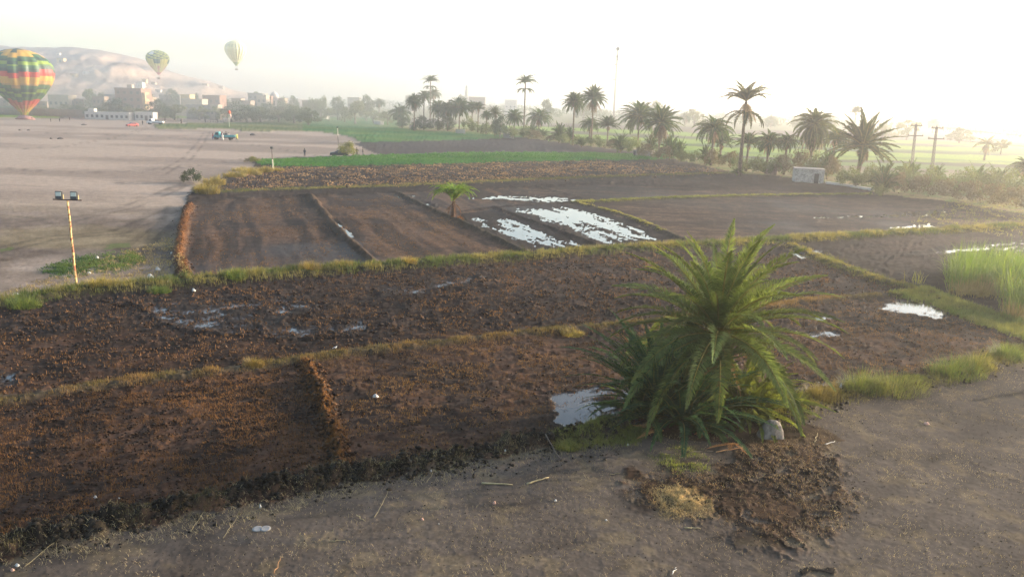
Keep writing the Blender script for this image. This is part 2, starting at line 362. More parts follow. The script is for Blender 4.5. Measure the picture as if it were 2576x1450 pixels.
# 0 distant fields beyond the palms
far = in_poly(U, Vv, GROVE_TOP + [(1000,312),(900,300),(640,296),(500,297),(-2500,290),(-2500,150),(3400,260)]) | (VH < 60) & (U > 960)
ID[far] = 0
bw = VH + (n_big - .5) * 7 + (fbm(X * .01, Y * .01, 12, 2) - .5) * 6
stops = [0, 40, 51, 52, 64, 65, 73, 74, 79, 80, 88, 89, 96, 97, 109, 110, 120, 121, 126, 127, 137, 138, 150, 160]
tan_, brn, lime, drk, grn = (.15, .14, .075), (.10, .075, .055), (.13, .20, .018), (.03, .035, .018), (.065, .115, .02)
cols = [tan_, tan_, tan_, brn, brn, lime, lime, brn, drk, lime, lime, grn, drk, lime, lime, grn, lime, drk, drk, grn, grn, brn, tan_, grn]
fc = np.stack([np.interp(bw, stops, [c[k] for c in cols]) for k in range(3)], -1)
C = np.where(far[..., None], fc, C); Z = np.where(far, .05 + n_fine * .1, Z)
# 5 ground under the palms
gr = in_poly(Uj, Vj, GROVE + GROVE_TOP)
ID[gr] = 5
gt = sstep(.35, .65, n_mid)
C = np.where(gr[..., None], lerp((.17, .13, .06), (.10, .13, .03), gt), C); Z = np.where(gr, .05 + n_fine * .22 * (n_mid + .3), Z)
# 4 green crops
for k, poly in enumerate((CROP2, CROP1)):
    m = in_poly(Uj, Vj, poly); ID[m] = 4
    tall = sstep(.3, .6, fbm(X * .12, Y * .03, 21 + k, 3))
    band = sstep(-.5, .5, np.sin(VH * .55 + n_big * 4)) if k == 0 else sstep(400, 406, Vv + (U - 1100) * .012 + (n_mid - .5) * 4)
    c = lerp((.085, .13, .024), (.022, .105, .018), band * .7 + tall * .3)
    if k == 0: c = np.where((U < 760)[..., None], lerp((.13, .13, .05), (.08, .11, .03), band), c)
    C = np.where(m[..., None], c, C)
    Z = np.where(m, .10 + (.10 + .25 * tall) * np.random.RandomState(3).rand(*X.shape), Z)
C = np.where((in_poly(U, Vv, FIELD_G))[..., None], (.050, .038, .034) * (.8 + .4 * n_mid[..., None]), C)
# 1 dirt yard
yd = in_poly(Uj, Vj, YARD); ID[yd] = 1
streak = fbm(X * .015 + Y * .004, Y * .09, 31, 4)
edge = sstep(.45, .62, fbm(X * .05, Y * .1, 33, 4))
ygr = fbm(X * .35, Y * .35, 38, 5, .65)
yc = lerp((.30, .232, .178), (.205, .157, .122), sstep(.42, .6, streak))
nearf = sstep(470, 600, Vv)                                   # the near part is trodden, weedy and browner
yc = yc * (1 - .42 * nearf[..., None]) + lerp((0, 0, 0), (.05, .04, .0), nearf * edge) * .6
yc = yc * (1 + nearf[..., None] * (ygr[..., None] - .5) * np.array((1.5, 1.6, 1.7)))
tr = fbm((X + Y * .25) * 1.1, Y * .05, 36, 3)                 # wheel and plough tracks beside the orange bank
trm = sstep(230, 420, U) * sstep(520, 580, Vv)
yc = yc * (1 - .4 * (trm * sstep(.5, .65, tr))[..., None])
wd = np.maximum(soft_poly(Uj, Vj, [(285,458),(480,452),(500,462),(300,466)], 3), soft_poly(Uj, Vj, [(300,505),(380,490),(430,470),(470,460),(475,466),(400,495)], 3))
yc = lerp(yc, (.055, .04, .03), wd * .45 * sstep(.35, .6, n_mid))
C = np.where(yd[..., None], yc, C); Z = np.where(yd, .03 + (n_mid - .5) * .06 + (n_fine - .5) * .03, Z)
gw = soft_poly(Uj, Vj, WEEDS, 14) * sstep(.3, .5, n_mid + .2); C = lerp(C, (.03, .06, .02), gw * .8); Z = Z + .15 * n_fine * gw
gw = in_poly(Uj, Vj, [(255,628),(275,613),(330,612),(325,622)]) | in_poly(Uj, Vj, [(-10,628),(30,622),(32,630),(0,634)]); C = np.where(gw[..., None], (.085, .095, .035), C)
# wheel tracks: pairs of pressed lines, a little darker than the dust between them
def tracks(pts, half, gauge, k, mask):
    global C
    W = line_w(pts); d, _ = seg_dist(X, Y, W); m = np.exp(-((d - gauge / 2) / half) ** 2) * sstep(.3, .55, fbm(X * .5, Y * .5, 91, 3)); C = np.where(mask[..., None], C * (1 - k * m[..., None]), C)
for pts in ([(405,560),(392,620),(372,680),(350,730)], [(440,520),(424,590),(408,650),(398,715)], [(-60,540),(150,560),(330,520),(470,462)], [(-60,420),(200,436),(420,425),(640,398)], [(520,332),(505,360),(470,400),(400,440)], [(-40,640),(120,600),(300,585),(430,530)], [(380,318),(300,345),(150,370),(-80,380)], [(-80,330),(250,338),(560,352),(800,392)]):
    tracks(pts, .35, 1.7, .34, yd)
# 2 dirt road in front
rd = in_poly(Uj, Vj, ROAD); ID[rd] = 2
rc = lerp((.052, .041, .033), (.082, .065, .051), sstep(.35, .65, n_big * .5 + n_mid * .5))
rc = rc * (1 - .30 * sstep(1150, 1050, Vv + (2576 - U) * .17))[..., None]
straw_n = sstep(.55, .7, fbm(X * 1.3, Y * 1.3, 41, 4)); rc = rc + straw_n[..., None] * np.array((.03, .021, .006))
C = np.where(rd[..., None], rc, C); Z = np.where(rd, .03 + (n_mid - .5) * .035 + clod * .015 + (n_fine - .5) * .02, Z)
for pts in ([(-100,1470),(500,1390),(1000,1290),(1400,1220),(1580,1150)], [(900,1470),(1500,1400),(2100,1230),(2600,1000)], [(2000,1470),(2250,1300),(2450,1130),(2620,980)]): tracks(pts, .22, 1.6, .2, rd)
n_lump = fbm(X * 1.7 + 3, Y * 1.7, 81, 4, .6)
md = soft_poly(Uj + (n_lump - .5) * 190, Vj + (n_lump - .5) * 90 + (n_mid - .5) * 60, MUD, 30) * sstep(.33, .50, n_lump + .12 * n_mid)
C = lerp(C, lerp((.007, .0048, .0037), (.046, .026, .0145), sstep(.38, .62, n_mid * .45 + fbm(X * 3.2, Y * 3.2, 83, 5, .7) * .55)), md)
rim = np.exp(-((n_lump - .42) / .05) ** 2); Z = Z + md * (.02 + (n_lump - .42) * .07 + clod * .09 + rim * .06); RG = RG - .15 * md
md2 = in_poly(Uj, Vj, [(2020,1425),(2070,1420),(2072,1432),(2030,1436)]); C[md2] = (.015, .012, .01); Z[md2] += .06
st = soft_poly(Uj + (n_mid - .5) * 60, Vj + (n_clod - .5) * 30, STRAW, 14) * sstep(.4, .55, n_clod); C = lerp(C, (.26, .17, .065), st); Z = Z + st * n_clod * .12
pb = in_poly(Uj, Vj, [(1560,1075),(1640,1065),(1760,1060),(1900,1030),(1950,1040),(2090,1090),(2110,1115),(1960,1130),(1800,1115),(1640,1100)]); C = np.where(pb[..., None], lerp((.018, .013, .009), (.055, .034, .018), sstep(.4, .6, n_mid)), C)
# banks
for nm, (pts, hw, h, bc) in BANKS.items():
    d, al = seg_dist(X, Y, BANKW[nm])
    dn = d + (n_mid - .5) * hw * .7
    k = 1 - sstep(.15 * hw, hw, dn)
    rough = .55 + .9 * n_clod if nm not in ('clod_bank', 'stubble_ridge') else .1 + 1.9 * np.clip(n_clod * 1.8 - .4, 0, 1.2)
    Z = np.where(k > .01, np.maximum(Z, Z * (1 - k) + h * k * rough), Z)
    tone = lerp(np.array(bc) * .7, np.array(bc) * 1.35, sstep(.35, .65, n_mid * .5 + n_clod * .5))
    C = C * (1 - k[..., None]) + tone * k[..., None]
    ID[k > .35] = 6
# wet ground
WL = .035
water_objs = []
for i, (poly, share, sd) in enumerate(WET):
    m = in_poly(Uj + (n_mid - .5) * 16, Vj + (n_mid - .5) * 8, poly) & (ID != 6)
    if sd:
        a, b = G(*sd[0])[:2], G(*sd[1])[:2]; e = (b - a) / np.hypot(*(b - a))
        s1 = X * e[0] + Y * e[1]; s2 = X * e[1] - Y * e[0]
        wn = fbm(s1 * .26, s2 * 1.15, 60 + i, 6, .74)
    else: wn = fbm(X * 1.1, Y * .9, 60 + i, 6, .7)
    th = np.quantile(wn[m], min(.97, share * 1.18)) if m.any() else .5
    lev = WL + (wn - th) * .34 + (n_fine - .5) * .05 + (n_clod - .5) * .09
    pa = np.array(poly); ew = soft_poly(Uj + (n_mid - .5) * 16, Vj + (n_mid - .5) * 8, poly, min(20, (.2 if np.ptp(pa[:, 1]) > 30 else .10) * np.ptp(pa[:, 1]))); lev = lev + (1 - np.clip((ew - .5) * 2, 0, 1)) * .13
    Z = np.where(m, lev, Z); C = np.where(m[..., None], np.array((.022, .017, .0145)) * (.7 + .8 * n_mid[..., None]), C)
    RG = np.where(m, np.clip(.36 + (lev - WL) * 10, .33, .9), RG)
# damp sheen in the low places of the plots
RG = np.where((ID == 3) & smooth_p, np.clip(.74 + (n_big - .4) * .6, .66, .9), RG)

idx = np.arange(X.size).reshape(X.shape)
Q = np.stack([idx[:-1, :-1], idx[:-1, 1:], idx[1:, 1:], idx[1:, :-1]], -1).reshape(-1, 4)
qid = ID[:-1, :-1].ravel()
VX = np.stack([X, Y, Z], -1).reshape(-1, 3); VC = C.reshape(-1, 3); VR = RG.ravel()
for z, nm in enumerate(NAMES):
    q = Q[qid == z]
    if not len(q): continue
    used, invx = np.unique(q, return_inverse=True)
    me = mesh_np(nm, VX[used], quads=invx.reshape(-1, 4), mat=M_DIRT if nm in ('dirt_yard', 'dirt_road') else M_SOIL, col=VC[used], smooth=True, extra={'rough': VR[used]})
    tag(link(nm, me), kind='structure')
def ground_z(x, y):
    r = math.hypot(x, y); p = math.atan2(x, y)
    i = int(np.argmin(abs(RR - r))); j = int(np.clip(round((p + PHI) / (2 * PHI) * (NPHI - 1)), 0, NPHI - 1)); return float(Z[i, j])
def ground_zs(xs, ys):
    r = np.hypot(xs, ys); p = np.arctan2(xs, ys)
    i = np.clip(np.searchsorted(RR, r), 0, len(RR) - 1); j = np.clip(np.round((p + PHI) / (2 * PHI) * (NPHI - 1)).astype(int), 0, NPHI - 1); return Z[i, j], ID[i, j]
# base sheet reaching the horizon, under everything
bs = MB(); n = 48
ring = [(2380 * math.cos(2 * math.pi * k / n), 500 + 2380 * math.sin(2 * math.pi * k / n), -.4) for k in range(n)]
bs.add(ring, [tuple(range(n))]); tag(bs.build('ground', plain('plain_earth', (.20, .18, .12), .95, scale=.02, var=.3)), kind='structure')
# water sheets
for poly, share, sd in WET:
    p = np.array([G(a, b)[:2] for a, b in poly]); c = p.mean(0); p = c + (p - c) * 1.06
    if np.cross(p[1] - p[0], p[-1] - p[0]) < 0: p = p[::-1]
    b = MB(); b.add([(x, y, WL) for x, y in p], [tuple(range(len(p)))]); o = b.build('puddle', M_WATER); tag(o, kind='structure')
# ------------------------------------------------------------------ plants
def blades(base, hgt, wid, lean, az, col, seg=2):
    """grass blades or stalks: base (N,3), arrays of height, width, lean (radians at the tip), azimuth, colour (N,3)"""
    n = len(base); base = np.asarray(base, float)
    dx, dy = np.cos(az), np.sin(az); sx, sy = -dy, dx
    V = np.zeros((n, 5, 3))
    w = wid / 2
    V[:, 0] = base + np.stack([sx * w, sy * w, 0 * w], -1); V[:, 1] = base - np.stack([sx * w, sy * w, 0 * w], -1)
    l1 = lean * .45; p1 = base + np.stack([dx * np.sin(l1), dy * np.sin(l1), np.cos(l1)], -1) * (hgt * .55)[:, None]
    V[:, 2] = p1 - np.stack([sx, sy, 0 * sx], -1) * (w * .8)[:, None]; V[:, 3] = p1 + np.stack([sx, sy, 0 * sx], -1) * (w * .8)[:, None]
    V[:, 4] = p1 + np.stack([dx * np.sin(lean), dy * np.sin(lean), np.cos(lean)], -1) * (hgt * .5)[:, None]
    o = np.arange(n)[:, None] * 5
    q = o + np.array([0, 1, 2, 3]); t = o + np.array([3, 2, 4])
    return V.reshape(-1, 3), q, t, np.repeat(col, 5, 0)
def crown_fronds(fr, rng, nl=34, lw=.05, leaf=(.045, .085, .022), rach=(.16, .14, .05), stem_w=.02, prof_pow=.7):
    """fr: list of (origin, azimuth, elevation, length, droop, leaflet length, colour scale or colour)"""
    VV, QQ, CC = [], [], []; nv = 0
    for (org, az, e0, L, droop, ll, cs) in fr:
        ns = 12; s = np.linspace(0, 1, ns); e = e0 - droop * s ** 1.4
        azs = az + (rng.random() - .5) * .35 * s ** 2
        d = np.stack([np.cos(e) * np.cos(azs), np.cos(e) * np.sin(azs), np.sin(e)], -1)
        pts = np.asarray(org) + np.vstack([np.zeros(3), np.cumsum(d[:-1] * L / (ns - 1), 0)])
        c = np.array(leaf) * cs if np.isscalar(cs) else np.array(cs)
        roll = (rng.random() - .5) * .9
        # rachis: three-sided tapering rod
        side = np.cross(d, [0, 0, 1.0]); side /= np.linalg.norm(side, axis=1, keepdims=True) + 1e-9; nor = np.cross(side, d)
        sw = stem_w * (1.15 - s)[:, None]
        ringv = np.stack([pts + side * sw, pts - side * sw, pts + nor * sw * 1.2], 1)
        VV.append(ringv.reshape(-1, 3)); i0 = nv
        b = np.arange(ns - 1)[:, None] * 3
        for k in range(3): QQ.append(i0 + np.concatenate([b + k, b + (k + 1) % 3, b + 3 + (k + 1) % 3, b + 3 + k], 1))
        rc = np.array(rach) if np.isscalar(cs) else c * 1.2
        CC.append(np.tile(rc, (ns * 3, 1))); nv += ns * 3
        # leaflets
        t = np.linspace(.14, .995, nl) + (rng.random(nl) - .5) * .012; t = np.clip(t, 0, .999)
        f = t * (ns - 1); k = f.astype(int); fr_ = (f - k)[:, None]; k1 = np.minimum(k + 1, ns - 1)
        P = pts[k] * (1 - fr_) + pts[k1] * fr_; T = d[k]; S = side[k]; N = nor[k]
        S2 = S * math.cos(roll) + N * math.sin(roll); N2 = np.cross(S2, T)
        prof = np.sin(np.clip(t * 1.02, 0, 1) ** .62 * math.pi * .94 + .12) ** prof_pow
        for sg in (1, -1):
            a = np.interp(t, [0, .4, 1], [1.25, 1.02, .5]) + (rng.random(nl) - .5) * .25; vv = .42 + (rng.random(nl) - .5) * .5
            D = T * np.cos(a)[:, None] + (S2 * sg * np.cos(vv)[:, None] + N2 * np.sin(vv)[:, None]) * np.sin(a)[:, None]
            ln = ll * np.maximum(prof, .12) * (.85 + .3 * rng.random(nl))
            per = np.cross(D, N2 * .8 + T * .2); per /= np.linalg.norm(per, axis=1, keepdims=True) + 1e-9
            m = P + D * (ln * .42)[:, None]; tip = P + D * ln[:, None]; tip[:, 2] -= ln * .16; wv = per * (lw * (.8 + .4 * rng.random(nl)))[:, None] / 2
            q = np.stack([P, m + wv, tip, m - wv], 1); VV.append(q.reshape(-1, 3))
            QQ.append(nv + np.arange(nl)[:, None] * 4 + np.array([0, 1, 2, 3])); CC.append(np.repeat(c * (.8 + .45 * rng.random((nl, 1))), 4, 0)); nv += nl * 4
    return np.concatenate(VV), np.concatenate(QQ), np.concatenate(CC)
def frond_list(n, rng, top=1.45, low=-.35, L=1.0, droop=(.5, 1.0), ll=.2, powr=.8, cvar=.35):
    out = []
    for i in range(n):
        t = (i + .5) / n; e = top + (low - top) * t ** powr + (rng.random() - .5) * .16
        az = i * 2.39996 + (rng.random() - .5) * .4
        out.append(((0, 0, 0), az, e, L * (.82 + .3 * rng.random()) * (.85 + .2 * min(1, t * 2)), droop[0] + (droop[1] - droop[0]) * rng.random() + .25 * t, ll, 1 - cvar / 2 + cvar * rng.random()))
    return out
def dead_list(n, rng, L=.75, e=(-.7, -1.35)):
    return [((0, 0, -.04), rng.random() * 6.28, e[0] + (e[1] - e[0]) * rng.random(), L * (.6 + .6 * rng.random()), .35, .13, np.array((.17, .115, .06)) * (.6 + .7 * rng.random())) for _ in range(n)]
def norm_crown(fr, seed, **k):
    rng = np.random.default_rng(seed); V, Q, C = crown_fronds(fr, rng, **k)
    rad = np.quantile(np.hypot(V[:, 0], V[:, 1]), .985); V = V / rad
    return V, Q, C, float(np.quantile(V[:, 2], .997))
PROTO = {}
def make_proto(nm, fr, dead, seed, leaf=(.040, .072, .022), **k):
    V, Q, C, top = norm_crown(fr, seed, leaf=leaf, lw=k.pop('lw', .036), nl=k.pop('nl', 36), **k)
    me = mesh_np('crown', V, Q, mat=M_LEAF, col=C); dm = None
    if dead:
        V2, Q2, C2 = crown_fronds(dead, np.random.default_rng(seed + 1), nl=20, lw=.022); dm = mesh_np('dead_fronds', V2, Q2, mat=M_DRY, col=C2)
    PROTO[nm] = (me, dm, top)
rg = np.random.default_rng
make_proto('round', frond_list(58, rg(1), 1.45, -.55, droop=(.55, 1.0)), dead_list(10, rg(51), .5), 1)
make_proto('skirt', frond_list(56, rg(2), 1.45, -.3, droop=(.5, .9)), dead_list(46, rg(52), .95), 2)
make_proto('upright', frond_list(46, rg(3), 1.5, .1, droop=(.45, .9)), dead_list(10, rg(53), .45), 3)
make_proto('droopy', frond_list(52, rg(4), 1.4, -.2, droop=(1.0, 1.7)), dead_list(22, rg(54), .7), 4)
make_proto('young', frond_list(30, rg(5), 1.5, .45, droop=(.7, 1.2), ll=.22), None, 5, leaf=(.050, .088, .026))
make_proto('shaggy', frond_list(66, rg(6), 1.45, -.9, droop=(.9, 1.5)), dead_list(80, rg(56), 1.25, (-.9, -1.4)), 6, leaf=(.060, .075, .028))
make_proto('sparse', frond_list(22, rg(7), 1.35, .5, droop=(.8, 1.3), ll=.17) + [((0, 0, -.35), rg(77).random() * 0 + i * .9, .1 - .05 * i, .95, 1.5, .15, .8) for i in range(8)], dead_list(14, rg(57), .8), 7, leaf=(.055, .062, .025))
make_proto('two_tier', frond_list(26, rg(8), 1.4, .15, droop=(.7, 1.1), ll=.18) + [((0, 0, -.55), i * .72, .25, .9, 1.5, .16, .85) for i in range(9)], None, 8)
make_proto('open', frond_list(40, rg(9), 1.5, -.25, droop=(.25, .6), ll=.17), dead_list(8, rg(59), .4), 9, leaf=(.045, .062, .022))
make_proto('tattered', frond_list(15, rg(10), .9, .0, droop=(.6, 1.3), ll=.14), dead_list(16, rg(60), .8), 10, leaf=(.10, .10, .05))
def trunk_mesh(h, r, lean=(0, 0), seed=0, flare=1.35, col=(.15, .11, .08)):
    rng = np.random.default_rng(seed); n = max(8, int(h / .16)); k = 10; V = []; C = []
    for i in range(n + 1):
        t = i / n; rr = r * (1 + (flare - 1) * (1 - t) ** 3) * (1 + .14 * ((i % 2) * 2 - 1)) * (1.0 - .12 * t)
        cx, cy = lean[0] * t ** 1.3, lean[1] * t ** 1.3; ph0 = i * .31
        for j in range(k):
            a = 2 * math.pi * j / k + ph0 * .2; rj = rr * (1 + .16 * (rng.random() - .5)); V.append((cx + rj * math.cos(a), cy + rj * math.sin(a), h * t)); C.append(np.array(col) * (.6 + .8 * rng.random()))
    Q = [(i * k + j, i * k + (j + 1) % k, (i + 1) * k + (j + 1) % k, (i + 1) * k + j) for i in range(n) for j in range(k)]
    return mesh_np('trunk', V, Q, mat=M_DRY, col=np.array(C))
GR = 'date palms of the grove'
def palm(u, vb, vt, rpx, kind, label, group=None, ucrown=None, rz=None, trunk_r=.26, tall=1.0, d=None):
    if d: b = at(u, vb, d); b[2] = 0.0
    else: b = G(u, vb)
    b[2] = ground_z(b[0], b[1]) - .03 if d is None else -.05
    me, dm, top = PROTO[kind]; s = pxm(b); Rm = 1.28 * rpx / s; H = height_to(b, vt)
    ch = max(.25, H - top * Rm * .92 * tall); lean = (0, 0)
    if kind == 'young': ch = .3; tall = max(.7, (H - .3) / (top * Rm))
    if ucrown is not None:
        lx = 0.0
        for _ in range(12): lx += (ucrown - proj((b[0] + lx, b[1], ch))[0]) / s
        lean = (lx, 0)
    seed = int(u * 7 + vb)
    root = empty('date_palm', tuple(b)); tag(root, label, 'palm', group)
    link('trunk', trunk_mesh(ch, trunk_r * (1 if ch > 1.5 else .8), lean, seed), root)
    rz = seed * 1.7 if rz is None else rz
    link('crown', me, root, (lean[0], 0, ch), rz, (Rm, Rm, Rm * tall))
    if group == GR and kind != 'young' and seed % 10 < 7:
        bm = PROTO['young'][0]; bs_ = min(.42 * ch + .6, 2.6) * (.8 + .05 * (seed % 9)); link('basal_fronds', bm, root, (.4 * math.cos(seed), .3, .1), seed * .7, (bs_ * .9, bs_ * .9, bs_ * 1.1))
    if dm: link('dead_fronds', dm, root, (lean[0], 0, ch), rz, (Rm * .9,) * 3)
    return root

# broad-leaved trees and shrubs: leaf clumps spread through an uneven crown
def leaf_crown(name, seed, nclump, nleaf, size, spread, hgt, c1, c2, flat=1.0, mat=None):
    rng = np.random.default_rng(seed); cc = []
    for _ in range(nclump):
        a = rng.random() * 6.283; r = rng.random() ** .6 * spread; z = hgt * (.32 + .62 * rng.random()) * (1 - .35 * (r / spread) ** 2)
        cc.append((r * math.cos(a), r * math.sin(a), z, spread * (.22 + .24 * rng.random())))
    cc = np.array(cc); ci = rng.integers(0, nclump, nleaf)
    d = rng.normal(size=(nleaf, 3)); d /= np.linalg.norm(d, axis=1, keepdims=True)
    P = cc[ci, :3] + d * (cc[ci, 3] * rng.random(nleaf) ** .45)[:, None] * np.array([1, 1, .75 * flat])
    P[:, 2] = np.maximum(P[:, 2], .03 * hgt)
    n = rng.normal(size=(nleaf, 3)); n /= np.linalg.norm(n, axis=1, keepdims=True); t = np.cross(n, rng.normal(size=(nleaf, 3))); t /= np.linalg.norm(t, axis=1, keepdims=True); b = np.cross(n, t)
    sz = (size * (.6 + .8 * rng.random(nleaf)))[:, None]
    V = np.stack([P - t * sz, P - b * sz * .5, P + t * sz, P + b * sz * .5], 1).reshape(-1, 3)
    mixv = rng.random((nclump, 1))[ci] * .6 + .4 * rng.random((nleaf, 1)); C = np.array(c1) * (1 - mixv) + np.array(c2) * mixv
    return mesh_np(name, V, np.arange(nleaf * 4).reshape(-1, 4), mat=mat or M_TREE, col=np.repeat(C, 4, 0))
def limbs_mesh(seed, h, r, spread, n=5):
    rng = np.random.default_rng(seed); m = MB(); m.tube([(0, 0, 0), (.04 * h, .02 * h, h * .25), (.02 * h, 0, h * .5)], [r * 1.3, r, r * .8], 8)
    for k in range(n):
        a = k * 6.283 / n + rng.random(); e = spread * (.4 + .4 * rng.random())
        m.tube([(.03 * h, 0, h * (.3 + .15 * rng.random())), (e * .5 * math.cos(a), e * .5 * math.sin(a), h * .55), (e * math.cos(a), e * math.sin(a), h * (.7 + .2 * rng.random()))], [r * .6, r * .4, r * .15], 6)
    me = bpy.data.meshes.new('trunk'); me.from_pydata(m.v, [], m.f); me.materials.append(plain('bark', (.12, .09, .065), .9, var=.3, bump=.4)); return me
TREES = {}
for nm, sd, ncl, nl, sz, c1, c2, fl in [
        ('broad', 11, 26, 3000, .055, (.040, .060, .028), (.085, .105, .045), 1.0),
        ('tall', 12, 22, 2600, .055, (.045, .065, .032), (.10, .115, .05), 1.2),
        ('loose', 13, 16, 1700, .055, (.06, .075, .035), (.13, .135, .06), .8),
        ('dense', 14, 34, 3400, .05, (.025, .048, .030), (.055, .085, .045), .95)]:
    TREES[nm] = (leaf_crown('crown', sd, ncl, nl, sz, .8, 1.5, c1, c2, fl), limbs_mesh(sd, 1.3, .06, .6))
def tree(u, vb, vt, wpx, kind, label, group=None, d=None, cat='tree', name='broadleaf_tree'):
    if d: b = at(u, vt, d); b[2] = -.1
    else: b = G(u, vb); b[2] = ground_z(b[0], b[1]) - .05
    H = height_to(b, vt); W = 1.3 * wpx / 2 / pxm(b)
    root = empty(name, tuple(b)); tag(root, label, cat, group); cm, tm = TREES[kind]; rz = u * .37
    link('trunk', tm, root, None, rz, (W, W, H / 1.5)); link('crown', cm, root, None, rz, (W, W, H / 1.5)); return root
SHRUBS = {
 'dry': leaf_crown('shrub', 21, 22, 1500, .05, .9, 1.0, (.085, .066, .036), (.15, .125, .06), .9, M_DRY),
 'green': leaf_crown('shrub', 22, 22, 1700, .05, .9, 1.0, (.05, .075, .03), (.12, .14, .05), .9),
 'dark': leaf_crown('shrub', 23, 24, 2200, .045, .9, 1.0, (.018, .03, .018), (.05, .065, .03), .9),
 'yellow': leaf_crown('shrub', 24, 26, 2600, .045, .9, 1.0, (.08, .095, .03), (.22, .20, .06), 1.0)}
def shrub(u, vb, vt, wpx, kind, label, group=None, cat='shrub', name='shrub'):
    b = G(u, vb); b[2] = ground_z(b[0], b[1]) - .05; H = 1.1 * height_to(b, vt); W = 1.15 * wpx / 2 / pxm(b)
    return tag(link(name, SHRUBS[kind], None, tuple(b), u * .53, (W, W, H)), label, cat, group)
# tussocks of grass: one thing each
def tussock(u, vb, wpx, hpx, c1, c2, label, group=None, n=700, seed=0, name='grass_tussock', lean=1.25, wid=.02):
    b = G(u, vb); s = pxm(b); W = wpx / 2 / s; H = hpx / s; rng = np.random.default_rng(int(u * 3 + vb) + seed)
    a = rng.random(n) * 6.283; r = rng.random(n) ** .6 * W; xs = b[0] + r * np.cos(a); ys = b[1] + r * np.sin(a) * .7; zs, _ = ground_zs(xs, ys)
    az = np.where(rng.random(n) < .7, a, rng.random(n) * 6.283); t = rng.random((n, 1))
    V, q, tr, c = blades(np.stack([xs - b[0], ys - b[1], zs - .03], -1), H * (.3 + .8 * rng.random(n) ** 1.4) * (1 - .35 * (r / W)) * (.55 + .9 * fbm(xs * 2.2, ys * 2.2, int(u), 3)), wid * (.7 + .6 * rng.random(n)), lean * (.3 + .7 * rng.random(n)), az, np.array(c1) * (1 - t) + np.array(c2) * t)
    return tag(link(name, mesh_np(name, V, q, tr, M_GRASS, c), None, (b[0], b[1], 0)), label, 'grass clump', group)
# grass and stubble too many to count
def strip_grass(bank, n, hmin, hmax, c1, c2, wid, spread, name, mat, seed, lean=.7, t0=0., t1=1., clump=.55, label=None):
    W = BANKW[bank]; rng = np.random.default_rng(seed); L = np.hypot(*np.diff(W, axis=0).T); acc = np.concatenate([[0], np.cumsum(L)])
    s = acc[-1] * (t0 + (t1 - t0) * rng.random(n)); x = np.interp(s, acc, W[:, 0]); y = np.interp(s, acc, W[:, 1])
    k = np.clip(np.searchsorted(acc, s) - 1, 0, len(L) - 1); dv = np.diff(W, axis=0)[k] / L[k][:, None]; off = rng.normal(size=n) * spread
    x = x - dv[:, 1] * off; y = y + dv[:, 0] * off
    nn = fbm(x * 1.1, y * 1.1, seed, 3); keep = nn + .3 * rng.random(n) > clump; x, y, nn = x[keep], y[keep], nn[keep]; n = len(x)
    z, _ = ground_zs(x, y); t = np.clip(sstep(.35, .65, fbm(x * .5, y * .5, seed + 5, 3)) * .7 + .5 * rng.random(n) - .1, 0, 1)[:, None]
    V, q, tr, c = blades(np.stack([x, y, z - .03], -1), hmin + (hmax - hmin) * rng.random(n) ** 1.5 * sstep(.3, .7, nn + .1), wid * (.6 + .8 * rng.random(n)), lean * rng.random(n), rng.random(n) * 6.283, np.array(c1) * (1 - t) + np.array(c2) * t)
    return tag(link(name, mesh_np(name, V, q, tr, mat, c)), label, None, None, 'stuff')
GY, GG, GD, DO = (.19, .16, .065), (.11, .15, .035), (.045, .075, .022), (.20, .125, .052)
strip_grass('grass_bank', 90000, .10, .62, GD, GY, .022, .75, 'bank_grass', M_GRASS, 101, label='green and straw-yellow grass along the long bank', clump=.45)
strip_grass('stubble_bank', 42000, .05, .30, (.10, .085, .035), (.24, .14, .055), .014, .33, 'bank_grass', M_DRY, 102, clump=.56)
strip_grass('verge_bank', 18000, .10, .36, (.08, .10, .03), (.18, .17, .055), .03, .55, 'bank_grass', M_GRASS, 103, clump=.52)
strip_grass('weedy_strip', 24000, .08, .35, (.10, .11, .035), (.22, .19, .07), .03, .9, 'bank_grass', M_GRASS, 104, clump=.5)
strip_grass('cross_bank', 22000, .06, .32, (.07, .09, .028), (.20, .16, .06), .02, .65, 'bank_grass', M_GRASS, 105, clump=.54)
strip_grass('stubble_ridge', 12000, .04, .22, (.09, .042, .014), (.20, .09, .027), .014, .22, 'ridge_stubble', M_DRY, 106, clump=.4)
strip_grass('orange_bank', 6000, .04, .18, (.07, .03, .011), (.16, .065, .022), .025, .3, 'ridge_stubble', M_DRY, 107, clump=.4)
strip_grass('clod_bank', 30000, .03, .20, (.06, .058, .03), (.18, .15, .08), .011, .45, 'bank_grass', M_DRY, 108, clump=.6, lean=1.3)
strip_grass('road_verge', 34000, .06, .36, (.07, .09, .025), (.19, .16, .055), .014, .5, 'bank_grass', M_GRASS, 109, clump=.45)
strip_grass('mud_bank_d', 5000, .08, .26, (.09, .11, .03), (.18, .16, .05), .025, .35, 'bank_grass', M_GRASS, 110, t0=.0, t1=.75)
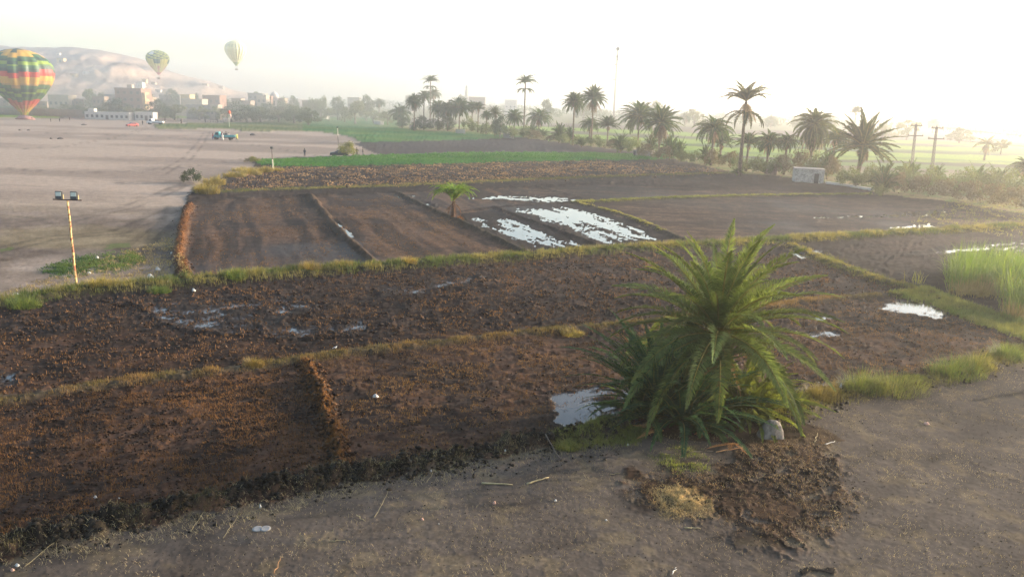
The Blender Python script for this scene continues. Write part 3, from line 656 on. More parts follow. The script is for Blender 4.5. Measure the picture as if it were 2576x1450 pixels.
def scatter(poly, n, hmin, hmax, wid, lean, c1, c2, name, mat, seed, thr=.45, flat=False, zone=None, fr=1.2, k=3, label=None, soft=8):
    """n small plants of k stalks each over a photograph polygon"""
    rng = np.random.default_rng(seed); P = np.array(poly, float); u0, v0 = P.min(0); u1, v1 = P.max(0)
    w = np.array([G(a, b)[:2] for a, b in poly]); lo, hi = w.min(0) - .025 * soft * np.hypot(*w.mean(0)) / 14, w.max(0) + .025 * soft * np.hypot(*w.mean(0)) / 14; x = lo[0] + (hi[0] - lo[0]) * rng.random(n * 3); y = lo[1] + (hi[1] - lo[1]) * rng.random(n * 3)
    uu, vv = proj(np.stack([x, y, 0 * x], -1)); kq = rng.random(len(x)) < soft_poly(uu, vv, poly, soft) * sstep(.15, .5, fbm(x * .7, y * .7, seed + 3, 3) + .9 * (soft < 10)); x, y = x[kq][:n], y[kq][:n]
    nn = fbm(x * fr, y * fr, seed, 3); kq = nn + .25 * (rng.random(len(x)) - .5) > thr; x, y = x[kq], y[kq]
    z, idd = ground_zs(x, y); kq = z > WL - .03
    if zone is not None: kq &= np.isin(idd, zone)
    x, y, z = x[kq], y[kq], z[kq]; x = np.repeat(x, k); y = np.repeat(y, k); z = np.repeat(z, k); m = len(x); x = x + rng.normal(size=m) * .05; y = y + rng.normal(size=m) * .05
    t = np.clip(.6 * sstep(.35, .65, fbm(x * .25, y * .25, seed + 9, 3)) + .5 * rng.random(m) - .05, 0, 1)[:, None]
    ln = np.full(m, 1.45) + .12 * rng.random(m) if flat else lean * rng.random(m)
    V, q, tr, c = blades(np.stack([x, y, z + (.012 if flat else -.01)], -1), hmin + (hmax - hmin) * rng.random(m) ** 2, wid * (.6 + .8 * rng.random(m)), ln, rng.random(m) * 6.283, np.array(c1) * (1 - t) + np.array(c2) * t)
    return tag(link(name, mesh_np(name, V, q, tr, mat, c)), label, None, None, 'stuff')
OR1, OR2, BR1 = (.095, .048, .021), (.26, .125, .047), (.07, .038, .02)  # orange of low sun on the stubble tips is put into these colours
A_POLY = [(-120,1045),(380,970),(762,922),(800,1000),(845,1190),(600,1235),(0,1350),(-150,1380)]
B_POLY = [(790,915),(1300,850),(1580,825),(2030,765),(2330,750),(2600,830),(2576,870),(2160,975),(1950,985),(1650,1060),(1390,1095),(870,1185)]
D_POLY = [(-200,800),(480,735),(950,690),(1600,640),(2000,640),(2300,735),(2000,755),(1560,815),(900,880),(0,1000),(-200,1030)]
F_POLY = [(560,478),(640,424),(1000,418),(1500,405),(1850,436),(1500,446),(1000,468)]
P_POLY = [(480,515),(780,498),(1000,492),(1130,550),(1310,637),(950,668),(480,700)]
scatter(A_POLY, 26000, .02, .15, .016, 1.35, OR1, OR2, 'field_stubble', M_DRY, 201, .48, zone=[3], label='dried crop residue tinted sunlit orange-brown on the dark soil')
scatter(B_POLY, 34000, .03, .14, .018, 1.3, BR1, (.22, .12, .045), 'field_stubble', M_DRY, 202, .46, zone=[3])
scatter(D_POLY, 24000, .04, .20, .03, 1.3, BR1, (.20, .10, .042), 'field_stubble', M_DRY, 203, .52, zone=[3], fr=.9)
scatter(F_POLY, 14000, .10, .34, .10, 1.3, (.14, .09, .06), (.36, .22, .12), 'field_stubble', M_DRY, 204, .5, zone=[3], fr=.5)
scatter(P_POLY, 16000, .03, .12, .04, 1.3, BR1, (.20, .11, .055), 'field_stubble', M_DRY, 205, .52, zone=[3], fr=.4)
R_POLY = [(-100,1395),(400,1310),(860,1212),(1390,1120),(1700,1095),(1960,1050),(2330,972),(2620,880),(2620,1470),(-100,1470)]
scatter(R_POLY, 30000, .03, .16, .008, 1.4, (.22, .17, .10), (.46, .36, .2), 'straw_litter', M_DRY, 206, .42, flat=True, zone=[2, 6], k=1, label='scattered dry straw on the trodden dirt road')
scatter([(-100,1375),(400,1290),(860,1195),(1390,1110),(1560,1090),(1560,1130),(860,1260),(400,1370),(-100,1450)], 12000, .04, .28, .010, 1.3, (.18, .15, .09), (.38, .31, .18), 'straw_litter', M_DRY, 207, .40, flat=True, k=1)
scatter(STRAW, 2600, .04, .14, .012, 1.45, (.24, .17, .075), (.42, .32, .16), 'straw_litter', M_DRY, 208, .2, flat=True, k=2, soft=16, label='golden straw spread beside the dark muddy patch')
scatter(MUD, 5000, .03, .18, .010, 1.4, (.10, .06, .03), (.30, .19, .09), 'straw_litter', M_DRY, 209, .45, flat=True, k=1)
scatter(WEEDS, 8000, .04, .20, .045, 1.1, (.022, .06, .018), (.085, .12, .035), 'yard_weeds', M_GRASS, 210, .46, soft=16, label='low dark green weeds round the floodlight pole')
scatter([(200,735),(480,705),(430,600),(300,640),(120,700),(-60,760)], 6000, .04, .22, .03, 1.3, (.18, .14, .08), (.36, .27, .13), 'yard_weeds', M_DRY, 211, .47)
scatter(CROP1, 26000, .12, .42, .06, .6, (.020, .105, .018), (.055, .15, .026), 'crop_leaves', M_GRASS, 212, .15, zone=[4], label='bright green young crop in a long strip')
scatter([(1640,1150),(1700,1125),(1790,1150),(1780,1180),(1700,1185)], 3800, .03, .14, .012, 1.2, (.05, .08, .025), (.15, .17, .05), 'road_weeds', M_GRASS, 213, .3, soft=16, label='small green weeds on the road before the palm')
scatter([(1390,1100),(1480,1088),(1620,1085),(1600,1110),(1450,1125)], 9000, .06, .26, .013, 1.0, (.10, .12, .035), (.22, .2, .07), 'road_weeds', M_GRASS, 214, .3, soft=16)
scatter([(2300,560),(2420,580),(2576,600),(2700,560),(2576,515),(2400,505)], 7000, .1, .4, .03, 1.0, (.10, .12, .04), (.22, .2, .08), 'road_weeds', M_GRASS, 215, .60)
scatter([(2240,745),(2340,735),(2420,770),(2620,840),(2620,870),(2440,810),(2330,765)], 12000, .1, .45, .02, 1.0, (.08, .12, .03), (.2, .2, .06), 'road_weeds', M_GRASS, 216, .35)
def clods(pick, n, smin, smax, c1, c2, seed, label=None, flat=.7):
    """loose lumps of earth: jittered octahedra; pick is a photograph polygon or the name of a bank"""
    rng = np.random.default_rng(seed)
    if isinstance(pick, str):
        W = BANKW[pick]; L = np.hypot(*np.diff(W, axis=0).T); acc = np.concatenate([[0], np.cumsum(L)]); s = acc[-1] * rng.random(n); x = np.interp(s, acc, W[:, 0]); y = np.interp(s, acc, W[:, 1])
        k = np.clip(np.searchsorted(acc, s) - 1, 0, len(L) - 1); dv = np.diff(W, axis=0)[k] / L[k][:, None]; off = rng.normal(size=n) * BANKS[pick][1] * .75; x = x - dv[:, 1] * off; y = y + dv[:, 0] * off
    else:
        w = np.array([G(*p)[:2] for p in pick]); lo, hi = w.min(0), w.max(0); x = lo[0] + (hi[0] - lo[0]) * rng.random(n * 3); y = lo[1] + (hi[1] - lo[1]) * rng.random(n * 3)
        uu, vv = proj(np.stack([x, y, 0 * x], -1)); k = rng.random(len(x)) < soft_poly(uu, vv, pick, 10); x, y = x[k][:n], y[k][:n]
    kq = fbm(x * .9, y * .9, seed, 3) + .4 * (rng.random(len(x)) - .5) > .46; x, y = x[kq], y[kq]; z, _ = ground_zs(x, y); kq = z > WL - .02; x, y, z = x[kq], y[kq], z[kq]; m = len(x)
    s = smin + (smax - smin) * rng.random(m) ** 3; O = np.array([(1, 0, 0), (-1, 0, 0), (0, 1, 0), (0, -1, 0), (0, 0, 1), (0, 0, -1)], float)
    P = O[None] * (.6 + .8 * rng.random((m, 6, 1))) + rng.normal(size=(m, 6, 3)) * .18; a_ = rng.random(m) * 6.28; ca, sa = np.cos(a_)[:, None], np.sin(a_)[:, None]
    V = np.stack([P[..., 0] * ca - P[..., 1] * sa, P[..., 0] * sa + P[..., 1] * ca, P[..., 2] * flat], -1) * s[:, None, None] + np.stack([x, y, z + s * .25], -1)[:, None]
    T = np.array([(0, 2, 4), (2, 1, 4), (1, 3, 4), (3, 0, 4), (2, 0, 5), (1, 2, 5), (3, 1, 5), (0, 3, 5)]); t = rng.random((m, 1)) ** 1.5
    return tag(link('clods', mesh_np('clods', V.reshape(-1, 3), None, (np.arange(m)[:, None, None] * 6 + T).reshape(-1, 3), M_DRY, np.repeat(np.array(c1) * (1 - t) + np.array(c2) * t, 6, 0))), label, None, None, 'stuff')
K1, K2, K3 = (.016, .011, .0085), (.060, .038, .024), (.085, .045, .024)  # each lump takes one tone between near-black and rusty brown
clods('clod_bank', 6500, .025, .14, (.012, .010, .008), (.045, .036, .026), 501, 'black broken clods along the edge of the dirt road')
clods([(0,1395),(860,1215),(1390,1125),(1560,1110),(1560,1150),(860,1260),(0,1450)], 1600, .02, .09, (.014, .011, .009), (.05, .04, .03), 502)
clods(D_POLY, 26000, .02, .115, K1, K3, 503, 'dark clods of ploughed soil, some of them rusty brown')
clods(A_POLY, 12000, .015, .085, K1, K3, 504); clods(B_POLY, 14000, .015, .08, K1, (.11, .055, .028), 505)
clods(F_POLY, 7000, .06, .30, (.05, .034, .026), (.22, .13, .075), 506); clods('stubble_ridge', 2600, .03, .15, (.014, .010, .008), (.13, .06, .022), 507)
clods(MUD, 1800, .01, .05, (.012, .008, .006), (.06, .034, .02), 508); clods('orange_bank', 1200, .03, .11, (.02, .010, .007), (.11, .05, .021), 509)
clods('road_verge', 2500, .03, .14, (.014, .011, .009), (.06, .042, .028), 510); clods(R_POLY, 9000, .008, .03, (.02, .017, .014), (.09, .07, .055), 511)
# ------------------------------------------------------------------ the big date palm in front, its offshoots and the rock
def big_palm():
    b = G(1806, 1040); b[2] = ground_z(b[0], b[1]) - .05
    ch = 3.7; cx = -.35
    root = empty('date_palm', tuple(b)); tag(root, 'largest date palm, full green crown, rising from a thicket of offshoots beside the dirt road', 'palm')
    link('trunk', trunk_mesh(ch, .34, (cx, 0), 5, 1.5, (.16, .10, .06)), root)
    rng = rg(42); fr = []
    n = 70
    for i in range(n):
        t = (i + .5) / n; e = 1.46 - 1.75 * t ** 1.0 + (rng.random() - .5) * .14
        fr.append(((0, 0, .0), .3 + i * 2.39996 + (rng.random() - .5) * .3, e, 6.2 * (.80 + .2 * rng.random()) * (.92 + .1 * min(1, 2 * t)), 0.55 + .45 * rng.random() + .55 * t * (1 - .5 * t), .66 + .1 * rng.random(), .75 + .6 * rng.random()))
    # a few hanging low fronds, seen against the trunk
    for az in (-1.65, -2.3, -2.9, 2.6, .3): fr.append(((0, 0, -.1), az, .15, 3.3, 1.75, .48, .9))
    for i, f in enumerate(fr):
        V, Q, C = crown_fronds([f], rg(900 + i), nl=150, lw=.040, leaf=(.100, .130, .045), rach=(.17, .15, .045), stem_w=.045)
        link('frond', mesh_np('frond', V, Q, mat=M_LEAF, col=C), root, (cx, 0, ch))
    V, Q, C = crown_fronds([((0, 0, -.2), rng.random() * 6.28, -.7 - .6 * rng.random(), 1.6 + 1.6 * rng.random(), .5, .3, np.array((.24, .13, .05)) * (.7 + .5 * rng.random())) for _ in range(22)], rg(77), nl=36, lw=.025, stem_w=.03)
    link('dead_fronds', mesh_np('dead_fronds', V, Q, mat=M_DRY, col=C), root, (cx, 0, ch))
    # fibrous leaf bases under the crown
    m = MB()
    for i in range(46):
        a = i * 2.4; z = ch - 1.6 * (i / 46) - .05; r = .30
        p = Vector((cx * z / ch + r * math.cos(a), r * math.sin(a), z)); m.tube([p, p + Vector((math.cos(a) * .22, math.sin(a) * .22, .30))], [.07, .03], 5)
    m.build('leaf_bases', plain('palm_fibre', (.22, .12, .055), .9, var=.4, scale=14), root)
    return root
big_palm()
def offshoot(u, v, n, L, label, leafc, seed, low=.25, droop=(.7, 1.3), ll=.36):
    b = G(u, v); b[2] = ground_z(b[0], b[1]) - .05; rng = rg(seed)
    root = empty('palm_offshoot', tuple(b)); tag(root, label, 'palm', 'offshoots round the foot of the largest palm')
    fr = frond_list(n, rng, 1.5, low, L, droop, ll, .75)
    for i, f in enumerate(fr):
        f = ((rng.normal() * .12, rng.normal() * .12, .05),) + f[1:]
        V, Q, C = crown_fronds([f], rg(seed * 100 + i), nl=90, lw=.05, leaf=leafc, rach=(.14, .15, .05), stem_w=.03)
        link('frond', mesh_np('frond', V, Q, mat=M_LEAF, col=C), root)
    return root
DK, YG, MG = (.042, .085, .044), (.12, .145, .030), (.055, .09, .032)
offshoot(1655, 1050, 70, 5.2, 'dense dark blue-green palm offshoot, tallest of those left of the big trunk', DK, 301, .8, (.5, 1.0))
offshoot(1715, 1068, 52, 4.5, 'dark palm offshoot against the left side of the big trunk', DK, 302, .3)
offshoot(1615, 1052, 28, 3.2, 'small green palm offshoot at the edge of the blue-grey puddle', MG, 303, .1, (.8, 1.5))
offshoot(1868, 1032, 38, 3.9, 'yellow-green sunlit palm offshoot right of the big trunk', YG, 304, .25)
offshoot(1905, 1045, 24, 2.9, 'low spreading yellow-green offshoot just behind the grey rock', YG, 305, .0, (.6, 1.2))
offshoot(1770, 1085, 16, 1.6, 'short drooping offshoot at the foot of the palm, fronds touching the road', MG, 306, .1, (1.1, 1.8))
def fallen_fronds(u, v, n, L, label, seed):
    b = G(u, v); b[2] = ground_z(b[0], b[1]); rng = rg(seed)
    fr = [((rng.normal() * .15, rng.normal() * .15, .12), rng.random() * 6.28, .02, L * (.6 + .6 * rng.random()), .06, .22, np.array((.30, .15, .06)) * (.7 + .6 * rng.random())) for _ in range(n)]
    V, Q, C = crown_fronds(fr, rng, nl=30, lw=.02, stem_w=.025); V[:, 2] = np.maximum(V[:, 2], .02)
    return tag(link('fallen_frond', mesh_np('fallen_frond', V, Q, mat=M_DRY, col=C), None, tuple(b)), label, 'dead frond', 'dead fronds fallen round the palm')
fallen_fronds(1795, 1085, 5, 1.5, 'reddish-brown dead fronds lying at the foot of the big palm', 311)
fallen_fronds(1660, 1092, 3, 1.3, 'brown dead fronds hanging to the road below the dark offshoots', 312)
fallen_fronds(1850, 1128, 4, 1.2, 'orange-brown dead frond pieces on the road below the rock', 313)
fallen_fronds(1575, 1030, 3, 1.0, 'reddish dead frond dipping into the blue-grey puddle', 314)
def rock():
    b = G(1936, 1100); b[2] = ground_z(b[0], b[1]) - .12; rng = rg(8)
    prof = [(-.55, 0), (-.50, .26), (-.30, .68), (-.08, .90), (.14, .92), (.38, .76), (.52, .40), (.56, 0)]
    V = []; nx = 22; ny = 9
    pz = np.interp(np.linspace(-.56, .57, nx), [p[0] for p in prof], [p[1] for p in prof])
    for j in range(ny):
        t = j / (ny - 1) * 2 - 1; k = (1 - abs(t) ** 2.6) ** .45 if abs(t) < 1 else 0
        for i in range(nx):
            x = np.linspace(-.56, .57, nx)[i]; V.append((x * (.75 + .25 * k), t * .33 - .1 * pz[i] * 0, pz[i] * (.35 + .65 * k) if k > 0 else 0))
    V = np.array(V); V += (fbm(V[:, 0] * 4 + V[:, 2] * 3, V[:, 1] * 4 + 5 + V[:, 2], 3, 4) - .5)[:, None] * .14
    Q = [(j * nx + i, j * nx + i + 1, (j + 1) * nx + i + 1, (j + 1) * nx + i) for j in range(ny - 1) for i in range(nx - 1)]
    tag(link('rock', mesh_np('rock', V, Q, mat=plain('grey_rock', (.17, .145, .12), .95, var=.45, scale=6, bump=.8)), None, tuple(b), .15), 'grey domed boulder standing on the dirt right of the big palm', 'rock')
rock()

# ------------------------------------------------------------------ the small palm on the bank between the plots
def small_palm():
    b = G(1139, 553); b[2] = ground_z(b[0], b[1]) - .05
    root = empty('date_palm', tuple(b)); tag(root, 'lone small palm, bright yellow-green crown, on a mud bank among the flooded plots', 'palm')
    H = height_to(b, 455); ch = H * .40
    link('trunk', trunk_mesh(ch, .22, (.1, 0), 9, 1.3, (.11, .06, .035)), root)
    fr = frond_list(40, rg(17), 1.54, .95, 3.5, (1.5, 2.3), .6, .7)
    V, Q, C = crown_fronds(fr, rg(18), nl=40, lw=.06, leaf=(.13, .21, .03), rach=(.24, .21, .04), stem_w=.035)
    link('crown', mesh_np('crown', V, Q, mat=M_LEAF, col=C), root, (.1, 0, ch))
    V, Q, C = crown_fronds([((0, 0, -.1), rg(i).random() * 6.28, -.6, 1.6, .9, .25, np.array((.10, .05, .03))) for i in range(6)], rg(19), nl=20, lw=.05)
    link('dead_fronds', mesh_np('dead_fronds', V, Q, mat=M_DRY, col=C), root, (.1, 0, ch * .95))
    tussock(1158, 558, 15, 15, (.12, .05, .018), (.20, .08, .026), 'rust-orange dead growth at the foot of the lone small palm', n=200, name='dead_growth', wid=.05)
small_palm()

# ------------------------------------------------------------------ the palm grove
for a in [
 (1082, 324, 190, 19, 'two_tier', 'slender two-tiered palm towering over the left end of the grove'),
 (1090, 322, 222, 17, 'droopy', 'shorter palm half hidden just below the slender two-tiered crown'),
 (1042, 330, 237, 22, 'skirt', 'palm with a brown skirt at the left edge of the dense clump'),
 (1066, 328, 230, 18, 'round', 'leaning-in palm of the dense clump, left of the slender tall one'),
 (1007, 322, 264, 25, 'droopy', 'low dark palm at the far left end of the grove beside a round shrub'),
 (1102, 329, 254, 23, 'round', 'dense palm just right of the slender two-tiered one'),
 (1126, 330, 253, 26, 'droopy', 'bushy palm in the middle of the dense clump'),
 (1155, 332, 248, 29, 'round', 'widest palm of the dense clump, behind a small pale wall'),
 (1187, 331, 255, 18, 'droopy', 'drooping palm at the right end of the dense clump'),
 (1202, 334, 257, 17, 'upright', 'upright palm with a bare trunk right of the dense clump'),
 (1223, 338, 279, 14, 'droopy', 'small drooping palm between two thin-trunked palms'),
 (1245, 343, 268, 21, 'open', 'flat-topped palm left of a dark round tree'),
 (1293, 341, 277, 23, 'round', 'round palm just left of the tallest central palm'),
 (1317, 346, 189, 24, 'two_tier', 'tallest central palm with a brown hanging skirt, standing clear of its neighbours'),
 (1355, 341, 272, 29, 'droopy', 'broad drooping palm right of the tallest central palm'),
 (1338, 350, 312, 18, 'young', 'young palm at the foot of the tallest central palm'),
 (1367, 348, 324, 15, 'young', 'tiny young palm right of the broad drooping one'),
 (1406, 362, 307, 22, 'young', 'young vase-shaped palm alone on the bank, short conical trunk'),
 (1440, 367, 234, 28, 'round', 'tall palm, left one of the pair before the radio mast'),
 (1487, 364, 217, 33, 'skirt', 'tall palm, right one of the pair, with a heavy skirt of dead fronds'),
 (1482, 361, 294, 23, 'droopy', 'medium palm below the heavy-skirted tall palm'),
 (1432, 360, 310, 14, 'young', 'small palm just left of the thin trunk of the left tall pair palm'),
 (1463, 372, 343, 16, 'young', 'low young palm between the trunks of the tall pair'),
 (1527, 369, 292, 26, 'upright', 'medium palm right of the tall pair'),
 (1560, 386, 330, 28, 'young', 'wide young palm with grey-green fronds at the edge of the green crop'),
 (1603, 378, 258, 43, 'round', 'dense round palm standing over the grey wall with a dark doorway'),
 (1656, 400, 267, 46, 'skirt', 'big shaggy palm right of the grey wall with a dark doorway'),
 (1636, 390, 330, 22, 'young', 'young palm between the two big palms over the grey wall'),
 (1684, 402, 338, 28, 'young', 'bushy young palm right of the big shaggy palm'),
 (1708, 409, 342, 18, 'young', 'slim young palm left of the gap in the grove'),
 (1788, 418, 290, 42, 'droopy', 'wide palm with a double trunk right of the gap in the grove'),
 (1810, 414, 330, 32, 'upright', 'dark palm pressed against the wide double palm'),
 (1773, 416, 356, 18, 'young', 'low palm under the left side of the wide double palm'),
 (1876, 432, 334, 30, 'upright', 'dark palm just behind the tall leaning trunk'),
 (1926, 438, 330, 33, 'droopy', 'medium palm with a thin dark trunk behind the grey wall'),
 (1971, 441, 336, 27, 'droopy', 'grey-green palm between the grey wall and the big shaggy palm'),
 (2034, 445, 277, 46, 'shaggy', 'huge shaggy palm with a beard of brown dead fronds behind the white hut'),
 (2090, 440, 322, 31, 'droopy', 'pale palm just right of the huge shaggy palm'),
 (2079, 452, 372, 29, 'young', 'light yellow-green young palm behind the right end of the white hut'),
 (2218, 492, 400, 38, 'young', 'bushy young palm right of the wide sunlit palm'),
 (2283, 472, 401, 34, 'young', 'bushy palm at the foot of the left lattice pole'),
 (2352, 467, 409, 26, 'young', 'dark young palm at the foot of the right lattice pole'),
 (2402, 488, 445, 24, 'young', 'low spiky palm between the right lattice pole and the twin bushy palms'),
 (2452, 488, 408, 42, 'young', 'bushy palm, left one of the twin bushes at the right edge'),
 (2505, 490, 414, 40, 'young', 'bushy palm, right one of the twin bushes at the right edge'),
 (2572, 484, 394, 34, 'droopy', 'palm cut by the right edge of the view'),
]: palm(*a, group=GR)
palm(1859, 442, 208, 52, 'sparse', 'tall leaning palm with a thin sunlit crown and hanging lower fronds', GR, ucrown=1877, trunk_r=.34)
palm(2154, 467, 286, 82, 'open', 'wide sunlit palm with stiff open fronds right of the white hut', GR, ucrown=2171, trunk_r=.42)
FP = 'far palms in the haze'
for a in [
 (2145, 350, 267, 16, 'upright', 'pale thin palm rising in the haze behind the wide sunlit palm'),
 (2475, 405, 343, 30, 'tattered', 'ragged flat-topped palm alone in the hazy fields right of the lattice poles'),
 (2345, 336, 296, 16, 'droopy', 'faint palm in the haze directly behind the right lattice pole'),
 (1938, 321, 290, 15, 'droopy', 'faint small palm in the fields right of the tall leaning palm'),
 (1723, 316, 283, 16, 'droopy', 'faint palm in the fields above the gap in the grove'),
 (954, 306, 247, 15, 'droopy', 'palm standing among trees left of the grove'),
 (565, 287, 246, 18, 'droopy', 'lone palm with a thin pale trunk among the village houses'),
]: palm(*a, group=FP)

TG = 'trees between the village and the grove'
for a in [
 (1257, 347, 291, 40, 'dense', 'dark round tree standing in the middle of the palm grove'),
 (1012, 324, 288, 34, 'dense', 'dark round shrubby tree at the left end of the grove'),
 (894, 313, 246, 52, 'loose', 'feathery tree with a thin pale trunk before the other trees'),
 (921, 305, 236, 44, 'broad', 'dark crowned tree behind the feathery one'),
 (809, 303, 235, 36, 'tall', 'tall grey-green tree left in the tree group beyond the yard'),
 (786, 303, 241, 34, 'tall', 'slim tree at the left end of the tree group beyond the yard'),
 (849, 303, 239, 44, 'broad', 'pale rounded tree in the middle of the tree group beyond the yard'),
 (940, 312, 275, 44, 'loose', 'low bushy tree before the small white block'),
 (866, 309, 268, 40, 'loose', 'low dusty tree at the edge of the hazy field'),
 (976, 316, 272, 36, 'loose', 'dusty bush between the small white block and the grove'),
 (828, 305, 268, 34, 'loose', 'low tree beside a tiny white block in the haze'),
]: tree(*a, group=TG)
VT = 'trees among the village houses'
for u, vt, wp, d, k, lab in [
 (222, 219, 44, 430, 'broad', 'large rounded tree behind the beige house'), (252, 226, 30, 440, 'tall', 'tree right of the beige house roof'), (172, 258, 46, 375, 'loose', 'dusty tree in front of the beige house'),
 (290, 246, 58, 366, 'dense', 'big dark tree in front of the brown apartment block'), (262, 258, 34, 362, 'broad', 'tree left of the big dark one above the long white building'), (327, 262, 34, 364, 'loose', 'tree before the sunlit side of the brown apartment block'),
 (372, 226, 28, 420, 'broad', 'tree just right of the brown apartment block roof'), (394, 246, 56, 372, 'broad', 'wide green tree right of the brown apartment block'), (437, 257, 58, 362, 'loose', 'wide light tree before the pale walls'), (414, 266, 44, 356, 'dense', 'dark tree joining the two wide trees'),
 (432, 223, 40, 470, 'dense', 'dark tree behind the rooftops below the hill'), (487, 228, 30, 460, 'tall', 'tree behind the block with the yellow lit wall'), (40, 262, 60, 400, 'broad', 'tree behind the foot of the striped balloon'), (105, 262, 44, 390, 'loose', 'dusty tree right of the striped balloon mouth'),
 (594, 252, 56, 390, 'dense', 'dark tree right of the lone village palm'), (634, 262, 62, 380, 'broad', 'broad bluish tree below the grey tower house'), (676, 258, 60, 385, 'dense', 'dark tree below the white dome'), (722, 256, 60, 392, 'broad', 'broad tree right of the white dome'), (757, 262, 46, 388, 'loose', 'pale tree at the right end of the village'),
 (708, 236, 22, 470, 'tall', 'small tree beside the white dome on the skyline'), (738, 240, 26, 480, 'dense', 'round skyline tree right of the white dome'), (648, 222, 24, 490, 'loose', 'flat-topped tree above the grey tower house roof'), (545, 262, 30, 372, 'loose', 'small tree by the beige house with a lit wall'),
 (605, 270, 50, 372, 'loose', 'low hazy bush behind the windsock pole'), (700, 272, 60, 372, 'loose', 'low hazy bushes at the far end of the yard'), (620, 264, 66, 362, 'dense', 'dark low tree before the grey tower house'), (655, 266, 64, 364, 'broad', 'grey-green low tree under the narrow brick house'), (740, 262, 66, 366, 'broad', 'wide low tree at the right end of the village'), (580, 268, 60, 360, 'loose', 'low tree before the lone village palm'), (500, 262, 44, 368, 'loose', 'tree before the grey-green flat house'), (350, 270, 44, 352, 'broad', 'small tree beside the apartment block stairs'), (240, 268, 50, 352, 'dense', 'low dark tree behind the left part of the long white building'), (130, 270, 60, 362, 'broad', 'low tree behind the mud boundary wall'), (195, 264, 46, 370, 'dense', 'dark tree behind the right end of the mud boundary wall'), (775, 268, 60, 350, 'broad', 'low tree left of the tree group beyond the yard'),
 (-60, 250, 70, 420, 'broad', 'tree beyond the left edge of the view')]:
    tree(u, 0, vt, wp, k, lab, VT, d=d)
HT = 'faint trees in the far haze'
for u, vt, wp, d, k, lab in [
 (2288, 293, 56, 420, 'loose', 'wide faint tree behind the left lattice pole'), (2083, 284, 42, 460, 'broad', 'faint round tree left of the pale thin palm'), (1651, 250, 40, 620, 'broad', 'faint broad tree on the skyline right of the mast'), (1470, 248, 40, 640, 'tall', 'faint tree on the skyline behind the tall pair'),
 (2524, 345, 36, 290, 'loose', 'faint tree at the right edge above the twin bushes'), (1750, 268, 40, 560, 'loose', 'faint low tree left of the tall leaning palm'), (2010, 290, 30, 520, 'loose', 'faint small tree behind the huge shaggy palm'), (2420, 318, 60, 400, 'broad', 'faint tree group right of the lattice poles'), (2225, 305, 30, 430, 'loose', 'faint bush right of the wide sunlit palm'), (1160, 236, 30, 700, 'broad', 'faint tree left of the minaret'), (1375, 246, 36, 650, 'broad', 'faint tree right of the tallest central palm')]:
    tree(u, 0, vt, wp, k, lab, HT, d=d)
# the far tree belt that closes the plain reads as one mass
rng = rg(61); VV = []; QQ = []; CC = []; nb = 0
for i in range(260):
    a = -.50 + 1.15 * rng.random(); d = 620 + 900 * rng.random(); x, y = d * math.sin(a), d * math.cos(a)
    if a < -.1 and d < 900: continue
    W = 6 + 9 * rng.random(); H = 4 + 7 * rng.random(); n = 150; dd = rng.normal(size=(n, 3)); dd /= np.linalg.norm(dd, axis=1, keepdims=True)
    P = np.array([x, y, H * .45]) + dd * np.array([W, W, H * .55]) * (rng.random((n, 1)) ** .4); P[:, 2] = np.abs(P[:, 2]); t = rng.normal(size=(n, 3)); t /= np.linalg.norm(t, axis=1, keepdims=True); b_ = np.cross(t, dd)
    s = 1.1; VV.append(np.stack([P - t * s, P - b_ * s * .6, P + t * s, P + b_ * s * .6], 1).reshape(-1, 3)); QQ.append(nb + np.arange(n * 4).reshape(-1, 4)); nb += n * 4; CC.append(np.tile(np.array((.05, .07, .035)) * (.7 + .6 * rng.random()), (n * 4, 1)))
tag(link('far_woods', mesh_np('far_woods', np.concatenate(VV), np.concatenate(QQ), mat=M_TREE, col=np.concatenate(CC))), 'faint belt of trees closing the plain at the horizon', None, None, 'stuff')

